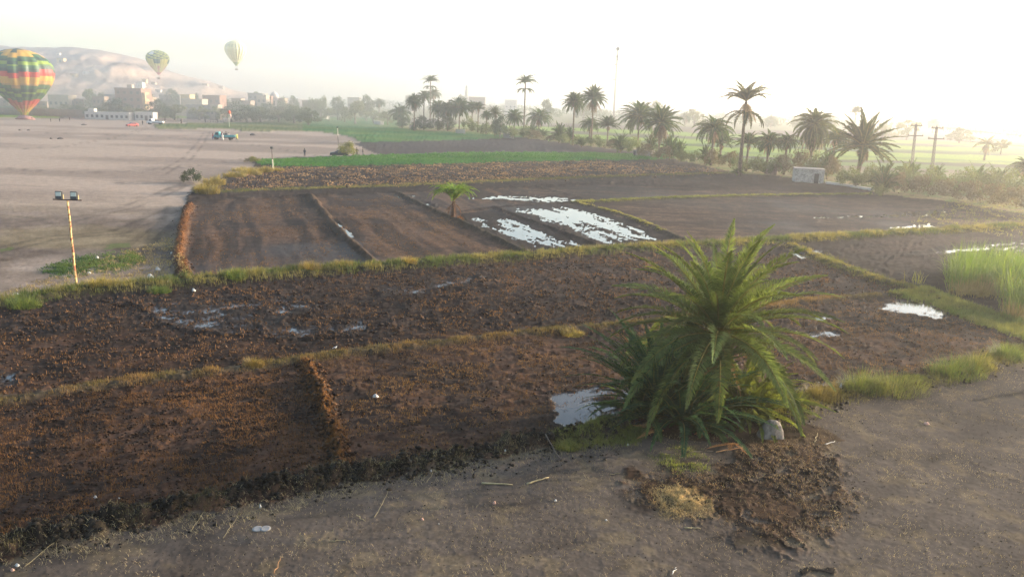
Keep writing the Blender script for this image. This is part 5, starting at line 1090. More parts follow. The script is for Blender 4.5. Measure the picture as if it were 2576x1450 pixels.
# ------------------------------------------------------------------ people
def skinned(name, verts, edges, radii, mat, parent, sub=1):
    me = bpy.data.meshes.new(name); me.from_pydata(verts, edges, []); me.materials.append(mat); o = link(name, me, parent)
    sk = o.modifiers.new('skin', 'SKIN'); me.skin_vertices.new() if not me.skin_vertices else None
    for i, r in enumerate(radii): d = me.skin_vertices[0].data[i]; d.radius = (r, r) if not hasattr(r, '__len__') else r; d.use_root = (i == 0)
    sk.use_smooth_shade = True; s = o.modifiers.new('sub', 'SUBSURF'); s.levels = s.render_levels = sub; return o
SKIN = plain('skin', (.22, .12, .075), .6, var=.08)
def person(loc, label, top, legs, rz=0.0, robe=False, pose='stand', s=1.0, hair=(.02, .015, .012), group=None, hat=None):
    root = empty('person', tuple(loc), rz); tag(root, label, 'person', group); root.scale = (s,) * 3
    sit = pose == 'sit'; hz = .47 if sit else .92; o = hz - .92
    ax = .24 if pose != 'wide' else .32
    v = [(0, 0, hz), (0, -.01, hz + .25), (0, 0, hz + .50), (0, -.01, hz + .58), (0, -.02, hz + .70), (0, -.015, hz + .80)]
    r = [(.15, .11), (.145, .105), (.165, .11), .055, (.085, .10), (.07, .085)]
    e = [(0, 1), (1, 2), (2, 3), (3, 4), (4, 5)]
    parts = {'arm': [], 'leg': []}
    for sx in (-1, 1):
        i = len(v); el = (sx * ax, -.02, hz + .20); wr = (sx * (ax - .02), -.14 if pose != 'wide' else -.2, hz - .03)
        v += [(sx * .18, 0, hz + .47), el, wr, (wr[0], wr[1] - .03, wr[2] - .08)]; r += [.058, .043, .03, .034]; e += [(2, i), (i, i + 1), (i + 1, i + 2), (i + 2, i + 3)]; parts['arm'].append((v[i], el, wr))
        for f in range(4):
            k = len(v); px = wr[0] + (f - 1.5) * .018; L = (.065, .08, .085, .07)[f]; v += [(px, wr[1] - .045, wr[2] - .10 - L * .5), (px, wr[1] - .04 + .012, wr[2] - .10 - L)]; r += [.009, .008]; e += [(i + 3, k), (k, k + 1)]
        k = len(v); v += [(wr[0] - sx * .035, wr[1] - .05, wr[2] - .07), (wr[0] - sx * .045, wr[1] - .065, wr[2] - .11)]; r += [.011, .009]; e += [(i + 2, k), (k, k + 1)]
        i = len(v)
        if sit: lg = [(sx * .09, -.02, hz - .02), (sx * .11, -.42, hz), (sx * .11, -.45, .08), (sx * .11, -.57, .04)]
        else: lg = [(sx * .09, 0, hz - .06), (sx * .105, -.02, .49), (sx * .11, .02, .09), (sx * .115, -.13, .04)]
        v += lg; r += [.085, .062, .042, .04]; e += [(0, i), (i, i + 1), (i + 1, i + 2), (i + 2, i + 3)]; parts['leg'].append(lg)
    skinned('body', v, e, r, SKIN, root)
    cm, lm = plain('cloth_' + top[0], top[1], .9, var=.15), plain('cloth_' + legs[0], legs[1], .9, var=.15)
    if robe:
        jm = MB(); jm.lathe([(.27, .06), (.24, .5), (.20, hz), (.20, hz + .3), (.21, hz + .48), (.08, hz + .57)], 12)
        for p in parts['arm']: jm.tube([Vector(q) for q in p], [.085, .075, .07], 8)
        jm.build('robe', cm, root, True)
    else:
        jm = MB(); jm.lathe([(.175, hz - .06), (.165, hz + .1), (.165, hz + .25), (.19, hz + .40), (.19, hz + .49), (.07, hz + .57)], 12)
        for p in parts['arm']: jm.tube([Vector(q) for q in p], [.075, .062, .045], 8)
        jm.build('jacket', cm, root, True)
        lm_ = MB(); lm_.lathe([(.16, hz - .14), (.17, hz - .02), (.168, hz + .05)], 12)
        for p in parts['leg']: lm_.tube([Vector(q) for q in p[:3]], [.10, .08, .062], 8)
        lm_.build('trousers', lm, root, True)
    MB().lathe([(.094, hz + .71), (.112, hz + .77), (.105, hz + .84), (.06, hz + .89), (.01, hz + .90)], 12, (0, .005, 0)).build('headscarf' if hat else 'hair', plain('hair_' + str(hat or 'dark'), {'white': (.6, .57, .5), 'red': (.35, .05, .04)}.get(hat, hair), .8), root, True)
    f = MB()                                                  # face: eyes, nose, mouth and ears
    for sx in (-1, 1): f.box((sx * .035, -.115, hz + .725), (.022, .012, .012)); f.box((sx * .092, -.01, hz + .70), (.016, .04, .06))
    f.box((0, -.126, hz + .695), (.022, .03, .045), 0, .6); f.box((0, -.115, hz + .648), (.045, .012, .010)); f.build('face', plain('face_dark', (.07, .035, .025), .7), root)
    return root
BK, NV, GRY, MAR, WHT, BLU, BRN_ = ('black', (.018, .017, .02)), ('navy', (.02, .024, .045)), ('grey', (.10, .095, .10)), ('maroon', (.20, .035, .055)), ('white', (.62, .56, .50)), ('blue', (.10, .13, .25)), ('brown', (.09, .06, .045))
def gp(u, v): b = G(u, v); b[2] = ground_z(b[0], b[1]) - .01; return b
person(gp(766.5, 393.5), 'man in dark jacket and trousers standing alone on the pale yard edge', BK, NV, 3.0)
person(gp(898, 393), 'man in dark clothes standing nearest the right side of the bush', BK, BK, .5, pose='wide')
person(gp(913, 391.5), 'dark-clothed man standing apart at the right of the bush, turned sideways', BRN_, BK, 1.6)
person(gp(889.5, 391), 'dark figure half hidden by the right edge of the bush', BRN_, BRN_, 2.0)
person(gp(535.5, 351.5), 'person in maroon top and blue trousers standing at the cab of the turquoise truck', MAR, BLU, 2.6)
person(gp(560.5, 352.5), 'person in a long pale robe standing beside the turquoise truck', WHT, WHT, .3, robe=True, hat='white')
person(gp(359, 315), 'dark figure walking right of the red car', BK, GRY, 1.0)
person(gp(456.5, 311), 'bulky figure in a dark robe standing on the far yard', BRN_, BRN_, .4, robe=True, s=1.15)
person(gp(516.5, 310), 'dark figure at the left end of the railing', BK, BK, .2); person(gp(569, 310.5), 'stout dark figure at the right end of the railing', GRY, GRY, 2.0, robe=True); person(gp(547, 309.5), 'figure behind the middle of the railing', BRN_, GRY, 1.0)
for u, v, lab in [(128, 307, 'far dark figure on the pale yard, left of three'), (150.5, 306.5, 'far dark figure on the pale yard, middle of three'), (175.5, 303, 'far dark figure by the mud wall, right of three'), (81, 303, 'far figure beside the crumpled heap under the striped balloon')]:
    person(gp(u, v), lab, BK, GRY, u, s=.75)

# ------------------------------------------------------------------ vehicles
def wheel(root, x, y, r, w, tyre, rim):
    t = MB().lathe([(r * .62, -w / 2), (r * .95, -w / 2), (r, -w * .3), (r, w * .3), (r * .95, w / 2), (r * .62, w / 2)], 18).build('tyre', tyre, None, True); t.rotation_euler = (R(90), 0, 0)
    wl = empty('wheel', (x, y, r), 0, root); t.parent = wl
    k = MB().lathe([(r * .12, -w * .42), (r * .62, -w * .36), (r * .62, w * .36), (r * .12, w * .42)], 14).build('rim', rim, wl); k.rotation_euler = (R(90), 0, 0); return wl
TY = plain('tyre', (.018, .018, .018), .9); RIM = plain('rim', (.30, .29, .28), .4, .6); GLS = plain('car_glass', (.03, .04, .05), .08, var=.05); LGT = plain('lamp_lens', (.7, .68, .6), .2); RLT = plain('rear_lens', (.4, .02, .02), .3); BMP = plain('bumper', (.05, .05, .055), .5); SEATM = plain('bed_floor', (.16, .12, .09), .9)
def truck(u, v, rz, s, paint, label, rails=True, cargo=False):
    b = gp(u, v); root = empty('truck', (b[0], b[1], 0), rz); root.scale = (s,) * 3; tag(root, label, 'truck')
    # cab faces -x
    MB().prism([(-2.95, .55), (-2.95, 1.15), (-2.75, 1.28), (-2.35, 1.32), (-1.95, 2.12), (-1.85, 2.2), (-1.05, 2.22), (-1.0, .55)], -.9, .9).build('cab', paint, root, bevel=.05)
    for y in (-.915, .915):
        w_ = MB().prism([(-2.2, 1.36), (-1.9, 2.02), (-1.25, 2.04), (-1.22, 1.36)], y - .012, y + .012); w_.build('side_window', GLS, root)
        d = MB().box((-1.65, y * 1.012, 1.0), (1.02, .03, .62)).build('door', paint, root, bevel=.01); MB().box((-1.3, y * 1.045, 1.14), (.18, .04, .05)).build('handle', BMP, d)
    MB().add([(-2.30, -.78, 1.42), (-2.30, .78, 1.42), (-2.03, .74, 2.04), (-2.03, -.74, 2.04), (-2.33, -.78, 1.42), (-2.33, .78, 1.42), (-2.06, .74, 2.04), (-2.06, -.74, 2.04)], [(0, 1, 2, 3), (7, 6, 5, 4), (0, 3, 7, 4), (1, 5, 6, 2), (2, 6, 7, 3), (0, 4, 5, 1)]).build('windscreen', GLS, root)
    MB().box((-3.0, 0, .62), (.16, 1.85, .24)).build('bumper', BMP, root, bevel=.03)
    for y in (-.68, .68): MB().lathe([(.12, 0), (.13, .05), (.10, .09)], 12).build('headlight', LGT, root, loc=(-2.94, y, .98)).rotation_euler = (0, R(-90), 0)
    bed = MB().box((1.1, 0, .80), (4.0, 1.86, .10)); bed.box((1.0, 0, .62), (4.2, .7, .22)); bed.build('chassis', SEATM, root)
    for y in (-.95, .95): MB().box((1.1, y, 1.10), (4.0, .05, .56)).build('side_board', paint, root, bevel=.012)
    MB().box((3.12, 0, 1.10), (.05, 1.85, .56)).build('tailgate', paint, root, bevel=.012); MB().box((-.88, 0, 1.25), (.05, 1.85, .9)).build('headboard', paint, root)
    for y in (-.8, .8): MB().box((3.16, y, .72), (.04, .22, .12)).build('tail_light', RLT, root)
    for x in (-2.05, 2.0):
        for y in (-.82, .82): wheel(root, x, y, .42, .26, TY, RIM)
    return root, b
tq = plain('turquoise_paint', (.03, .27, .29), .45, var=.2, scale=2); wp = plain('white_paint', (.62, .62, .62), .4, var=.08)
rt, tb = truck(563, 351.5, .06, 1.0, tq, 'turquoise flatbed truck carrying people across the pale yard')
cs, sn = math.cos(.06), math.sin(.06)
def ont(b, x, y, z): return (b[0] + x * cs - y * sn, b[1] + x * sn + y * cs, z)
person(ont(tb, -.45, -.2, .86), 'person in red seated on the truck bed right behind the cab', MAR, BRN_, .3, pose='sit', hat='red')
person(ont(tb, .1, .1, .86), 'person in dark grey seated in the middle of the turquoise truck bed', GRY, BK, 2.6, pose='sit', hat='white')
person(ont(tb, .75, -.1, .86), 'person in black, tallest of those riding on the turquoise truck', BK, BK, .8, pose='sit', s=1.15)
person(ont(tb, 1.35, .2, .86), 'pale-clothed person seated behind the tall one in black on the truck', WHT, BRN_, .2, pose='sit', s=.85)
# inflation fan at the tail of the truck
fr = empty('inflation_fan', (*ont(tb, 3.75, -.1, 0)[:2], 0), .2); tag(fr, 'round yellow fan standing at the tail of the turquoise truck', 'fan')
k = MB().lathe([(.62, -.22), (.68, -.18), (.68, .18), (.62, .22), (.56, .2), (.56, -.2)], 20).build('housing', plain('fan_yellow', (.70, .62, .14), .5), fr, loc=(0, 0, 1.02)); k.rotation_euler = (0, R(90), 0)
m = MB(); [m.box((0, .27 * math.cos(i * 2.094), 1.02 + .27 * math.sin(i * 2.094)), (.05, .5, .14), 0, 1, i * 2.094) for i in range(3)]; m.build('blade', BMP, fr)
m = MB(); [m.tube([(sx * .3, sy * .45, 0), (sx * .12, sy * .35, .45)], .04, 6) for sx in (-1, 1) for sy in (-1, 1)]; m.box((0, 0, .42), (.4, .9, .08)); m.build('stand', BMP, fr)
rt2, wb = truck(391, 313.5, .10, 1.0, wp, 'white pickup truck with a rider at the far corner of the green field')
person(ont(wb, .3, 0, .86), 'dark figure riding on the bed of the white pickup truck', BK, BK, .2, pose='sit', s=1.1)
person(ont(wb, 1.0, .2, .86), 'smaller figure sitting behind the rider on the white pickup truck', GRY, GRY, .9, pose='sit')
def car(u, v, rz, paint, label, hatch=True):
    b = gp(u, v); root = empty('car', (b[0], b[1], 0), rz); tag(root, label, 'car'); V = []; 
    xs = [-2.05, -2.0, -1.3, -.95, -.25, .9, 1.6, 1.98, 2.05]; top = [.62, .80, .92, .98, 1.40, 1.42, 1.08 if not hatch else 1.15, .92, .65]; hw = [.70, .80, .84, .85, .66, .66, .78, .80, .72]; n = len(xs)
    for i in range(n): V += [(xs[i], -.84 if 0 < i < n - 1 else -.74, .28), (xs[i], -.86 if 0 < i < n - 1 else -.76, .72 if top[i] > .75 else .55), (xs[i], -hw[i], top[i]), (xs[i], hw[i], top[i]), (xs[i], .86 if 0 < i < n - 1 else .76, .72 if top[i] > .75 else .55), (xs[i], .84 if 0 < i < n - 1 else .74, .28)]
    F = [(i * 6 + k, (i + 1) * 6 + k, (i + 1) * 6 + (k + 1) % 6, i * 6 + (k + 1) % 6) for i in range(n - 1) for k in range(6)] + [(0, 1, 2, 3, 4, 5), tuple((n - 1) * 6 + k for k in (5, 4, 3, 2, 1, 0))]
    MB().add(V, F).build('body', paint, root, True, bevel=.04)
    for sy in (-1, 1):
        for nm, (xa, xb, xc, xd) in (('front_window', (-.78, -.28, .25, .25)), ('rear_window', (.32, .32, .88, 1.25))):
            q = lambda x, z: (x, sy * np.interp(z, [.95, 1.38], [.845, .70]), z)
            MB().add([q(xa, 1.0), q(xb, 1.35), q(xc, 1.36), q(xd, 1.0)] + [(p[0], p[1] + sy * .02, p[2]) for p in (q(xa, 1.0), q(xb, 1.35), q(xc, 1.36), q(xd, 1.0))], [(4, 5, 6, 7), (0, 1, 5, 4), (1, 2, 6, 5), (2, 3, 7, 6), (3, 0, 4, 7)]).build(nm, GLS, root)
        MB().box((-2.0, sy * .58, .66), (.10, .30, .14)).build('headlight', LGT, root, bevel=.02); MB().box((2.03, sy * .6, .78), (.08, .24, .16)).build('tail_light', RLT, root, bevel=.02); MB().box((-.72, sy * .93, 1.02), (.14, .16, .12)).build('mirror', paint, root, bevel=.02)
    MB().add([(-.93, -.76, 1.01), (-.93, .76, 1.01), (-.29, .62, 1.39), (-.29, -.62, 1.39), (-.96, -.76, 1.03), (-.96, .76, 1.03), (-.32, .62, 1.41), (-.32, -.62, 1.41)], [(4, 5, 6, 7), (0, 1, 5, 4), (1, 2, 6, 5), (2, 3, 7, 6), (3, 0, 4, 7)]).build('windscreen', GLS, root)
    MB().box((-2.04, 0, .42), (.14, 1.5, .18)).build('bumper', BMP, root, bevel=.03); MB().box((2.05, 0, .42), (.14, 1.5, .18)).build('bumper', BMP, root, bevel=.03)
    for x in (-1.3, 1.25):
        for y in (-.78, .78): wheel(root, x, y, .31, .2, TY, RIM)
car(854, 393, .12, plain('dark_paint', (.015, .022, .04), .18, var=.05), 'dark blue car parked with its rear hidden behind the yellow-green bush')
car(333, 318.5, .85, plain('red_paint', (.42, .07, .05), .4, var=.1), 'small red car parked on the far pale yard', True)
# low dark heaps on the yard
for u, v, wq, hq, lab in [(152, 350, 16, 4, 'low dark heap, right one of two on the pale yard'), (128.5, 349.5, 7, 3, 'small dark heap, left one of two on the pale yard'), (636, 341, 14, 4.5, 'low dark heap right of the turquoise truck'), (50, 328.5, 8, 2.5, 'faint dark heap near the left edge of the yard'), (72, 328.5, 9, 2.5, 'faint dark heap right of the leftmost one on the yard'), (212, 315, 14, 3, 'faint low heap left of the red car'), (64, 301, 46, 9, 'crumpled reddish cloth heap under the striped balloon')]:
    b = gp(u, v); s_ = pxm(b); rng = rg(int(u)); n = 14; m = MB()
    m.lathe([(1, 0), (.92, .35), (.6, .8), (.2, 1.0)], 12); vv = np.array(m.v); vv *= (1 + .35 * (rng.random((len(vv), 1)) - .5)); vv *= np.array([wq / 2 / s_, wq / 3 / s_, hq / s_ * 1.1]); m.v = [tuple(p) for p in vv]
    tag(m.build('cloth_heap' if wq > 40 else 'heap', plain('heap_red', (.32, .16, .13), .9, var=.3) if wq > 40 else plain('heap_dark', (.07, .055, .05), .95, var=.3), None, True, loc=tuple(b)), lab, 'heap')
# wheel cut by the right edge of the view
b = gp(2600, 985); root = empty('trailer_wheel', (b[0], b[1], ground_z(b[0], b[1])), .5); tag(root, 'dark wheel with a pale hub cut by the right edge of the view', 'wheel')
t = MB().lathe([(.26, -.12), (.40, -.12), (.43, -.07), (.43, .07), (.40, .12), (.26, .12)], 22).build('tyre', TY, root, True, loc=(0, 0, .42)); t.rotation_euler = (R(90), 0, 0)
t = MB().lathe([(.05, -.14), (.10, -.13), (.26, -.08), (.26, .08), (.1, .13), (.05, .14)], 18).build('rim', plain('hub_pale', (.45, .46, .55), .35, .4), root, True, loc=(0, 0, .42)); t.rotation_euler = (R(90), 0, 0)

# ------------------------------------------------------------------ bird and litter
def bird():
    b = G(843, 884); z = ground_z(b[0], b[1]); root = empty('bird', (b[0], b[1], z), .4); tag(root, 'small white and black bird standing on the stubble bank', 'bird')
    v = [(0, 0, .13), (.05, 0, .15), (.085, 0, .19), (.10, 0, .215), (-.05, 0, .125), (-.09, 0, .115), (-.16, 0, .10)]; e = [(0, 1), (1, 2), (2, 3), (0, 4), (4, 5), (5, 6)]
    skinned('body', v, e, [.05, .045, .028, .027, .04, .02, .012], plain('feather_white', (.72, .68, .6), .8), root)
    MB().tube([(.12, 0, .215), (.16, 0, .21)], [.010, .003], 6).build('beak', BMP, root); MB().lathe([(.028, 0), (.022, .018), (.004, .026)], 8, (.098, 0, .222)).build('cap', BK_M, root, True)
    for sy in (-1, 1): MB().tube([(.01, sy * .02, .10), (.0, sy * .022, .05), (.012, sy * .022, 0), (.04, sy * .024, 0)], [.007, .005, .004, .003], 5).build('leg', BMP, root); m = MB(); m.tube([(.03, sy * .045, .16), (-.04, sy * .05, .135), (-.12, sy * .03, .11)], [.012, .024, .004], 6); m.build('wing', BK_M, root, True)
BK_M = plain('feather_black', (.02, .02, .022), .7); bird()
lm_w, lm_y, lm_b, lm_p = plain('paper_white', (.42, .40, .36), .8), plain('straw_yellow', (.30, .24, .12), .85), plain('twig_brown', (.14, .10, .07), .9), plain('peel_pink', (.50, .28, .2), .8)
LG = 'litter on the fields and road'
def scrap(u, v, wpx, hpx, mat, label, name='scrap'):
    b = gp(u, v); s_ = pxm(b); rng = rg(int(u + v)); m = MB(); m.lathe([(1, 0), (.95, .3), (.6, .8), (.15, 1.0)], 9); vv = np.array(m.v); vv *= 1 + .5 * (rng.random((len(vv), 1)) - .5); vv *= np.array([wpx / 2 / s_, wpx / 2.6 / s_, max(hpx, 2) / s_]); m.v = [tuple(p) for p in vv]
    tag(m.build(name, mat, None, True, loc=tuple(b)), label, 'litter', LG)
for a in [(945, 1004, 17, 9, lm_w, 'pale crumpled scrap lying in the middle of the front plot'), (241, 1258, 9, 6, lm_w, 'white scrap on the orange-brown stubble left of the ridge'), (300, 1560 * .8057, 5, 4, lm_w, 'tiny white scrap on the orange-brown stubble above the clods'), (1084, 1187, 5, 5, lm_w, 'white scrap on the clods right of the ridge foot'), (1271, 1141, 6, 5, lm_w, 'white scrap among the black clods left of the grass clump'), (1579, 1121, 7, 5, lm_w, 'pale scrap on the road below the grassy edge'), (1397, 1261, 7, 5, lm_w, 'small white cube of litter on the open road'), (1244, 1267, 9, 7, lm_p, 'pinkish round scrap on the open road'), (1062, 1308, 8, 5, lm_p, 'pinkish flake beside a dark stain on the road'), (1104, 1320, 4, 4, lm_w, 'tiny white scrap on the road below the pinkish flakes'), (1525, 1310, 6, 4, lm_w, 'white scrap on the road left of the golden straw'), (2113, 985, 7, 12, lm_w, 'white paper caught in the tawny grass right of the palm'), (2330, 1068, 16, 6, lm_p, 'pale husk lying on the dark road right of the boulder'), (655, 1279, 6, 10, lm_w, 'white bottle standing at the foot of the clods'), (44, 1424, 12, 7, lm_w, 'bright white wrapper in the bottom left corner'), (32, 1436, 10, 7, lm_p, 'orange wrapper in the bottom left corner'),
 (488, 738, 10, 7, lm_w, 'white bag on the long bank below the orange ridge'), (397, 680, 12, 8, lm_w, 'white bag at the left foot of the orange ridge'), (378, 700, 18, 10, lm_w, 'crumpled pale bags left of the orange ridge foot'), (224, 690, 10, 5, lm_w, 'white scrap at the foot of the weeds'), (245, 652, 8, 5, lm_w, 'yellowish scrap on the weeds by the pole'), (41, 743, 18, 6, lm_w, 'pale scraps left of the floodlight pole'), (432, 640, 8, 4, lm_w, 'white scrap beside the orange ridge, upper'), (425, 720, 8, 5, lm_w, 'white scrap at the end of the long bank left of the orange ridge'), (1052, 575, 0, 0, None, '')][:-1]: scrap(*a)
for u, lab in ((648, 'flat translucent disc, left one of a pair on the road'), (668, 'flat translucent disc, right one of a pair on the road')):
    b = gp(u, 1332); tag(MB().lathe([(.16, 0), (.17, .015), (.16, .03), (.1, .022)], 18).build('plastic_disc', plain('plastic_disc', (.20, .19, .175), .3, var=.06), None, True, loc=(b[0], b[1], b[2] + .01)), lab, 'litter', LG)
def stick(u0, v0, u1, v1, r, mat, label, name='stick', z=.03):
    a, c = gp(u0, v0), gp(u1, v1); rng = rg(int(u0 + v1)); p = [Vector(a).lerp(Vector(c), i / 6) + Vector((rng.normal() * .02, rng.normal() * .02, z + .02 * rng.random())) for i in range(7)]
    p0 = p[0]; tag(MB().tube([q - p0 for q in p], [r * .7 * (1.1 - .09 * i) for i in range(7)], 6).build(name, mat, None, True, loc=tuple(p0)), label, 'stick', 'stalks and sticks on the road')
for a in [(1370, 1112, 1412, 1158, .035, lm_b, 'long grey palm stalk leaning off the end of the clod bank'), (65, 1428, 138, 1370, .014, lm_y, 'long pale reed lying in the bottom left corner'), (943, 1304, 978, 1236, .012, lm_y, 'thin curved twig on the road below the ridge foot'), (896, 1300, 920, 1314, .018, lm_y, 'short pale stalk left of the thin curved twig'), (1212, 1218, 1290, 1222, .05, lm_y, 'broad dry leaf lying flat on the road centre'), (1325, 1218, 1380, 1202, .045, lm_y, 'dry leaf right of the broad flat one'), (830, 1364, 868, 1362, .016, lm_y, 'pale stalk at the left of the open road'), (1072, 1216, 1096, 1185, .012, lm_y, 'bent straw stalk under the black clods'), (560, 1356, 600, 1300, .01, lm_y, 'thin straw stalk below the clods near the discs'), (480, 1340, 512, 1290, .012, lm_y, 'slanting straw stalk on the clods'), (2047, 1118, 2058, 1092, .022, lm_y, 'pale curled husk right of the boulder'), (2075, 1122, 2100, 1112, .03, lm_w, 'white stalk piece right of the curled husk'), (1690, 1448, 1700, 1430, .02, lm_w, 'white stick at the bottom edge of the view'), (1730, 1140, 1790, 1136, .03, lm_b, 'long grey stalk on the mud below the palm'), (1800, 1142, 1872, 1128, .03, plain('stalk_orange', (.40, .2, .08), .9), 'orange-brown stalk below the boulder'), (1725, 1330, 1760, 1332, .03, lm_y, 'straw stalk across the dark mud'), (690, 1445, 706, 1405, .012, plain('stalk_orange', (.40, .2, .08), .9), 'orange twig at the bottom left of the road'), (1640, 1113, 1660, 1082, .02, lm_y, 'reddish stalk left of the palm foot'), (2310, 1060, 2345, 1075, .02, lm_y, 'straw stalk by the pale husk'), (1536, 1198, 1560, 1192, .014, lm_y, 'short yellow stalk in the open road right')]: stick(*a)

# ------------------------------------------------------------------ hot-air balloons
def balloonmat():
    m, N, L, P = newmat('balloon_fabric'); a = N.new('ShaderNodeAttribute'); a.attribute_name = 'col'; L.new(a.outputs['Color'], P.inputs['Base Color']); P.inputs['Roughness'].default_value = .55
    g = N.new('ShaderNodeNewGeometry'); n = N.new('ShaderNodeTexNoise'); n.inputs['Scale'].default_value = .6; L.new(g.outputs['Position'], n.inputs['Vector']); b = N.new('ShaderNodeBump'); b.inputs['Strength'].default_value = .25; b.inputs['Distance'].default_value = .3; L.new(n.outputs[0], b.inputs['Height']); L.new(b.outputs[0], P.inputs['Normal'])
    t = N.new('ShaderNodeBsdfTranslucent'); L.new(a.outputs['Color'], t.inputs['Color']); mx = N.new('ShaderNodeMixShader'); mx.inputs[0].default_value = .18; L.new(P.outputs[0], mx.inputs[1]); L.new(t.outputs[0], mx.inputs[2]); L.new(mx.outputs[0], N['Material Output'].inputs['Surface']); return m
M_BAL = balloonmat()
def envelope(Rm, H, gores, pattern, root, z0, rows=40, bulge=.11, sag=0):
    t = np.linspace(0, 1, rows + 1)               # 0 mouth, 1 crown
    rad = np.interp(t, [0, .04, .15, .30, .45, .56, .65, .75, .85, .93, .98, 1], [.10, .13, .34, .63, .85, .96, 1.0, .97, .85, .60, .33, .02])
    k = 4; n = gores * k; V = []; 
    for i in range(rows + 1):
        for j in range(n):
            a = 2 * math.pi * j / n; f = 1 + bulge * (abs(math.sin(math.pi * (j % k) / k)) - .5) * min(1, 3 * (1 - t[i]) + .2); V.append((Rm * rad[i] * f * math.cos(a), Rm * rad[i] * f * math.sin(a), z0 + H * t[i]))
    Q = []; FC = []
    for i in range(rows):
        for j in range(n): Q.append((i * n + j, i * n + (j + 1) % n, (i + 1) * n + (j + 1) % n, (i + 1) * n + j)); FC.append(pattern((t[i] + t[i + 1]) / 2, j // k, (2 * math.pi * (j // k + .5) / gores) % (2 * math.pi)))
    return link('envelope', mesh_np('envelope', V, Q, mat=M_BAL, fcol=np.array(FC), smooth=True), root)
def balloon(u, vtop, vbot, wpx, d, gores, pattern, label, basket=True, rz=0.0):
    p = at(u, vtop, d); zt = p[2]; q = at(u, vbot, d); zb = q[2]; s_ = pxm(np.array([p[0], d, zt])); Rm = wpx / 2 / s_; root = empty('hot_air_balloon', (p[0], d, zb), rz); tag(root, label, 'balloon')
    H = zt - zb; bh = 1.5 if basket else 0; gap = H * .085 if basket else 0
    envelope(Rm, H - bh - gap, gores, pattern, root, bh + gap)
    if basket:
        wk = plain('wicker', (.16, .09, .05), .9, var=.4, scale=12); MB().box((0, 0, .6), (2.2, 1.6, 1.2), 0, 1.08).build('basket', wk, root, bevel=.08); m = MB()
        for sx in (-1, 1):
            for sy in (-1, 1): m.tube([(sx * 1.0, sy * .7, 1.2), (sx * .6, sy * .5, 2.1), (sx * Rm * .10, sy * Rm * .08, bh + gap)], .04, 5)
        m.build('rigging', wm, root); MB().box((0, 0, 2.05), (1.0, .7, .22)).build('burner', RIM, root); ps = MB()
        for x in (-.6, 0, .6): ps.tube([(x, 0, .9), (x, 0, 1.5), (x, 0, 1.75)], [.22, .22, .10], 8)
        ps.build('passengers', plain('cloth_grey', (.1, .095, .1), .9), root)
    return root
YL, GN, LM, RD, ORG, DG, SND = (.50, .28, .03), (.035, .10, .035), (.16, .24, .015), (.46, .030, .016), (.50, .13, .025), (.015, .045, .028), (.36, .20, .06)
def pat1(t, g, a):
    rows = [LM, YL, YL, ORG, RD, RD, GN, DG, LM, DG, GN, SND, YL, YL, RD, RD, DG, GN, LM, DG, GN, YL, YL, DG]
    i = int((t * 1.0) * 23 + [0, 0, 1, 1, 2, 1][(g * 5 + 0) % 6] * .8 + 1.5 * (math.cos(a - 2.8) > .2)); return rows[min(max(i, 0), 23)]
def pat2(t, g, a):
    if t < .10: return (.55, .10, .06)
    if .80 < t < .93 and g in (13, 14): return (.75, .72, .66)
    if t > .62: return DG if (int(t * 26) + g) % 3 == 0 else (.42, .44, .07)
    if t < .34 and (g % 4 == 0): return (.55, .22, .08)
    if .45 < t < .62 and g % 5 in (0, 1): return GN
    return (.62, .55, .12)
def pat3(t, g, a):
    if t < .16: return (.36, .44, .18)
    if .72 < t < .82 and (g + int(t * 40)) % 2: return (.48, .47, .25)
    if .22 < t < .30 and (g + int(t * 40)) % 3 == 0: return (.54, .54, .24)
    return (.74, .68, .38) if g % 6 else (.76, .72, .5)
balloon(43, 122, 289, 148, 346, 18, pat1, 'large striped red, yellow and green balloon, its mouth at the dusty ground', basket=False)
balloon(395, 126, 199, 53, 700, 20, pat2, 'yellow-green hot-air balloon with a red mouth floating before the hill')
balloon(591.5, 102, 177, 52, 720, 20, pat3, 'pale yellow hot-air balloon floating in the white sky')

# ------------------------------------------------------------------ the hill
prof = [(-700, 175), (-420, 135), (-150, 122), (0, 113), (45, 116), (88, 117), (140, 117), (200, 116), (250, 122), (320, 137), (370, 151), (425, 175), (475, 192), (520, 201), (550, 212), (588, 226), (640, 236), (720, 246), (800, 250)]
nu, nv = 260, 90; us = np.linspace(-700, 800, nu); vs = np.interp(us, [p[0] for p in prof], [p[1] for p in prof]); DB, DC = 640.0, 1250.0
crest = np.array([at(u, v, DC) for u, v in zip(us, vs)]); tt = np.linspace(0, 1.35, nv); HX = np.zeros((nv, nu)); HY = np.zeros((nv, nu)); HZ = np.zeros((nv, nu))
for j, t in enumerate(tt):
    d = DB + (DC - DB) * t; HX[j] = crest[:, 0] * (.55 + .45 * min(t, 1)) + 0; HX[j] = crest[:, 0] * d / DC; HY[j] = d
    k = t ** 1.15 if t <= 1 else max(0.0, 1 - (t - 1) * 1.2); HZ[j] = crest[:, 2] * k
gul = fbm(HX * .018 + HY * .004, HY * .006, 71, 5, .58); gul2 = np.abs(fbm(HX * .03 + HY * .012, HY * .01, 75, 4) - .5) * 2
env = np.clip(np.minimum(tt, 1.02 - 0 * tt), 0, 1)[:, None]; env = np.where(tt[:, None] <= 1, np.sin(np.clip(tt[:, None], 0, 1) * math.pi) ** .7, .2)
HZ = HZ + ((gul - .5) * 32 - gul2 * 12 * 0 + (gul2 - .4) * 14) * env * np.clip(crest[:, 2] / 70, 0, 1)[None] ; HZ = HZ - .5
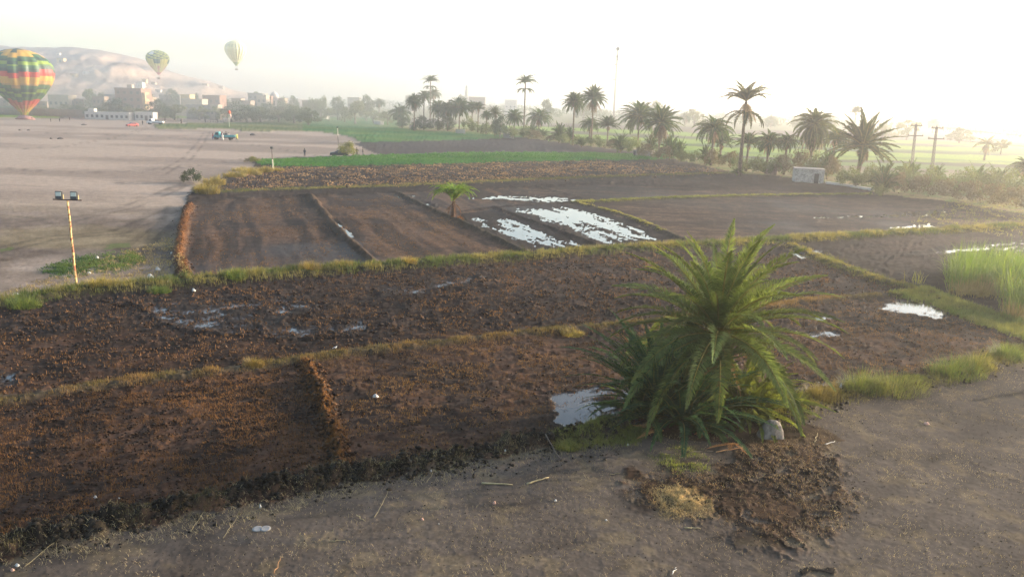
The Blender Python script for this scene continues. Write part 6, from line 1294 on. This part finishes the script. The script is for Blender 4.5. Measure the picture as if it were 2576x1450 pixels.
strata = fbm(HZ * .12 + HX * .004, HX * .004, 78, 3); HCc = lerp((.13, .082, .055), (.32, .22, .15), sstep(.35, .65, strata * .6 + gul * .4)); ix = np.arange(nu * nv).reshape(nv, nu)
Qh = np.stack([ix[:-1, :-1], ix[:-1, 1:], ix[1:, 1:], ix[1:, :-1]], -1).reshape(-1, 4)
def hillmat():
    m, N, L, P = newmat('desert_rock'); a = N.new('ShaderNodeAttribute'); a.attribute_name = 'col'; g = N.new('ShaderNodeNewGeometry'); n = N.new('ShaderNodeTexNoise'); n.inputs['Scale'].default_value = .09; n.inputs['Detail'].default_value = 8; n.inputs['Roughness'].default_value = .7; L.new(g.outputs['Position'], n.inputs['Vector'])
    mr = N.new('ShaderNodeMapRange'); mr.inputs[1].default_value = .3; mr.inputs[2].default_value = .7; mr.inputs[3].default_value = .65; mr.inputs[4].default_value = 1.3; L.new(n.outputs[0], mr.inputs[0]); vm = N.new('ShaderNodeVectorMath'); vm.operation = 'SCALE'; L.new(a.outputs['Color'], vm.inputs[0]); L.new(mr.outputs[0], vm.inputs['Scale']); L.new(vm.outputs[0], P.inputs['Base Color']); P.inputs['Roughness'].default_value = .95
    b = N.new('ShaderNodeBump'); b.inputs['Strength'].default_value = .8; b.inputs['Distance'].default_value = 4; L.new(n.outputs[0], b.inputs['Height']); L.new(b.outputs[0], P.inputs['Normal']); return m
tag(link('hill', mesh_np('hill', np.stack([HX, HY, HZ], -1).reshape(-1, 3), Qh, mat=hillmat(), col=HCc.reshape(-1, 3), smooth=True)), kind='structure')
def on_hill(u, v):
    best = None
    for j in range(nv - 12):
        for i in range(0, nu, 1):
            pass
    pu, pv = proj(np.stack([HX, HY, HZ], -1)); k = (pu - u) ** 2 + (pv - v) ** 2; k[tt > 1] = 1e9; j, i = np.unravel_index(np.argmin(k), k.shape); return HX[j, i], HY[j, i], HZ[j, i]
for u, v, s_, mt, lab in [(150, 138, 4, white, 'tiny white hut high on the hill'), (155.5, 157, 7, ochre_sunlit, 'small yellow hut with a dark flat roof on the hillside'), (188, 191, 5, ochre_sunlit, 'yellow hut low on the hill, left of two'), (214, 185, 4, white, 'white hut low on the hill, right of two'), (366, 206, 4, ochre_sunlit, 'yellow hut on the slope above the apartment block'), (352, 220, 6, white, 'white water tower above the apartment block'), (398, 233, 4, white, 'white hut above the wide green tree'), (420, 235, 5, ochre_sunlit, 'yellow hut right of the white one above the trees'), (520, 218, 5, plaster, 'pale hut at the right foot of the hill'), (555, 224, 5, plaster, 'pale hut at the last slope of the hill'), (390, 212, 4, plaster, 'pale hut on the mid slope below the yellow-green balloon'), (300, 170, 4, plaster, 'pale hut on the sunlit terrace of the hill')]:
    x, y, z = on_hill(u, v); root = empty('hill_hut', (x, y, z - 1.5)); tag(root, lab, 'hut', 'huts on the desert hill'); MB().box((0, 0, s_ * .45), (s_ * 1.3, s_, s_ * .9 + 1)).build('wall', mt, root); MB().box((0, 0, s_ * .9 + .7), (s_ * 1.45, s_ * 1.15, .4)).build('roof', mud, root); MB().box((0, -s_ / 2 - .05, s_ * .3 + 1.0), (s_ * .3, .12, s_ * .5)).build('door', plain('window_dark', (.03, .03, .032)), root)

# ------------------------------------------------------------------ haze: one closed box of even air over the whole plain
hz_ = MB().box((0, 700, 47), (5200, 3900, 98)); ho = hz_.build('haze', plain('haze_tmp', (.5, .5, .5))); ho.data.materials.clear()
hm = bpy.data.materials.new('haze_air'); hm.use_nodes = True; N = hm.node_tree.nodes; N.clear(); out = N.new('ShaderNodeOutputMaterial'); pv = N.new('ShaderNodeVolumePrincipled')
pv.inputs['Color'].default_value = (.97, .955, .95, 1); pv.inputs['Density'].default_value = HAZE_DENSITY; pv.inputs['Anisotropy'].default_value = .74
db = MB(); db.lathe([(.05, -2), (60, -1), (110, 4), (100, 14), (60, 22), (.05, 26)], 24); do = db.build('dust', plain('haze_tmp', (.5, .5, .5)), loc=(-125, 352, 0)); do.scale = (1.35, .42, 1); do.data.materials.clear()
dm_ = hm.copy(); dm_.name = 'dusty_air'; do.data.materials.append(dm_); dm_.node_tree.nodes['Principled Volume'].inputs['Density'].default_value = .004; dm_.node_tree.nodes['Principled Volume'].inputs['Color'].default_value = (.95, .89, .82, 1); tag(do, 'dust hanging over the far yard and the village edge', None, None, 'stuff')
dm_.node_tree.links.new(dm_.node_tree.nodes['Principled Volume'].outputs[0], dm_.node_tree.nodes['Material Output'].inputs['Volume'])
hm.node_tree.links.new(pv.outputs[0], out.inputs['Volume']); ho.data.materials.append(hm); tag(ho, 'pale morning haze over the whole plain', None, None, 'stuff')
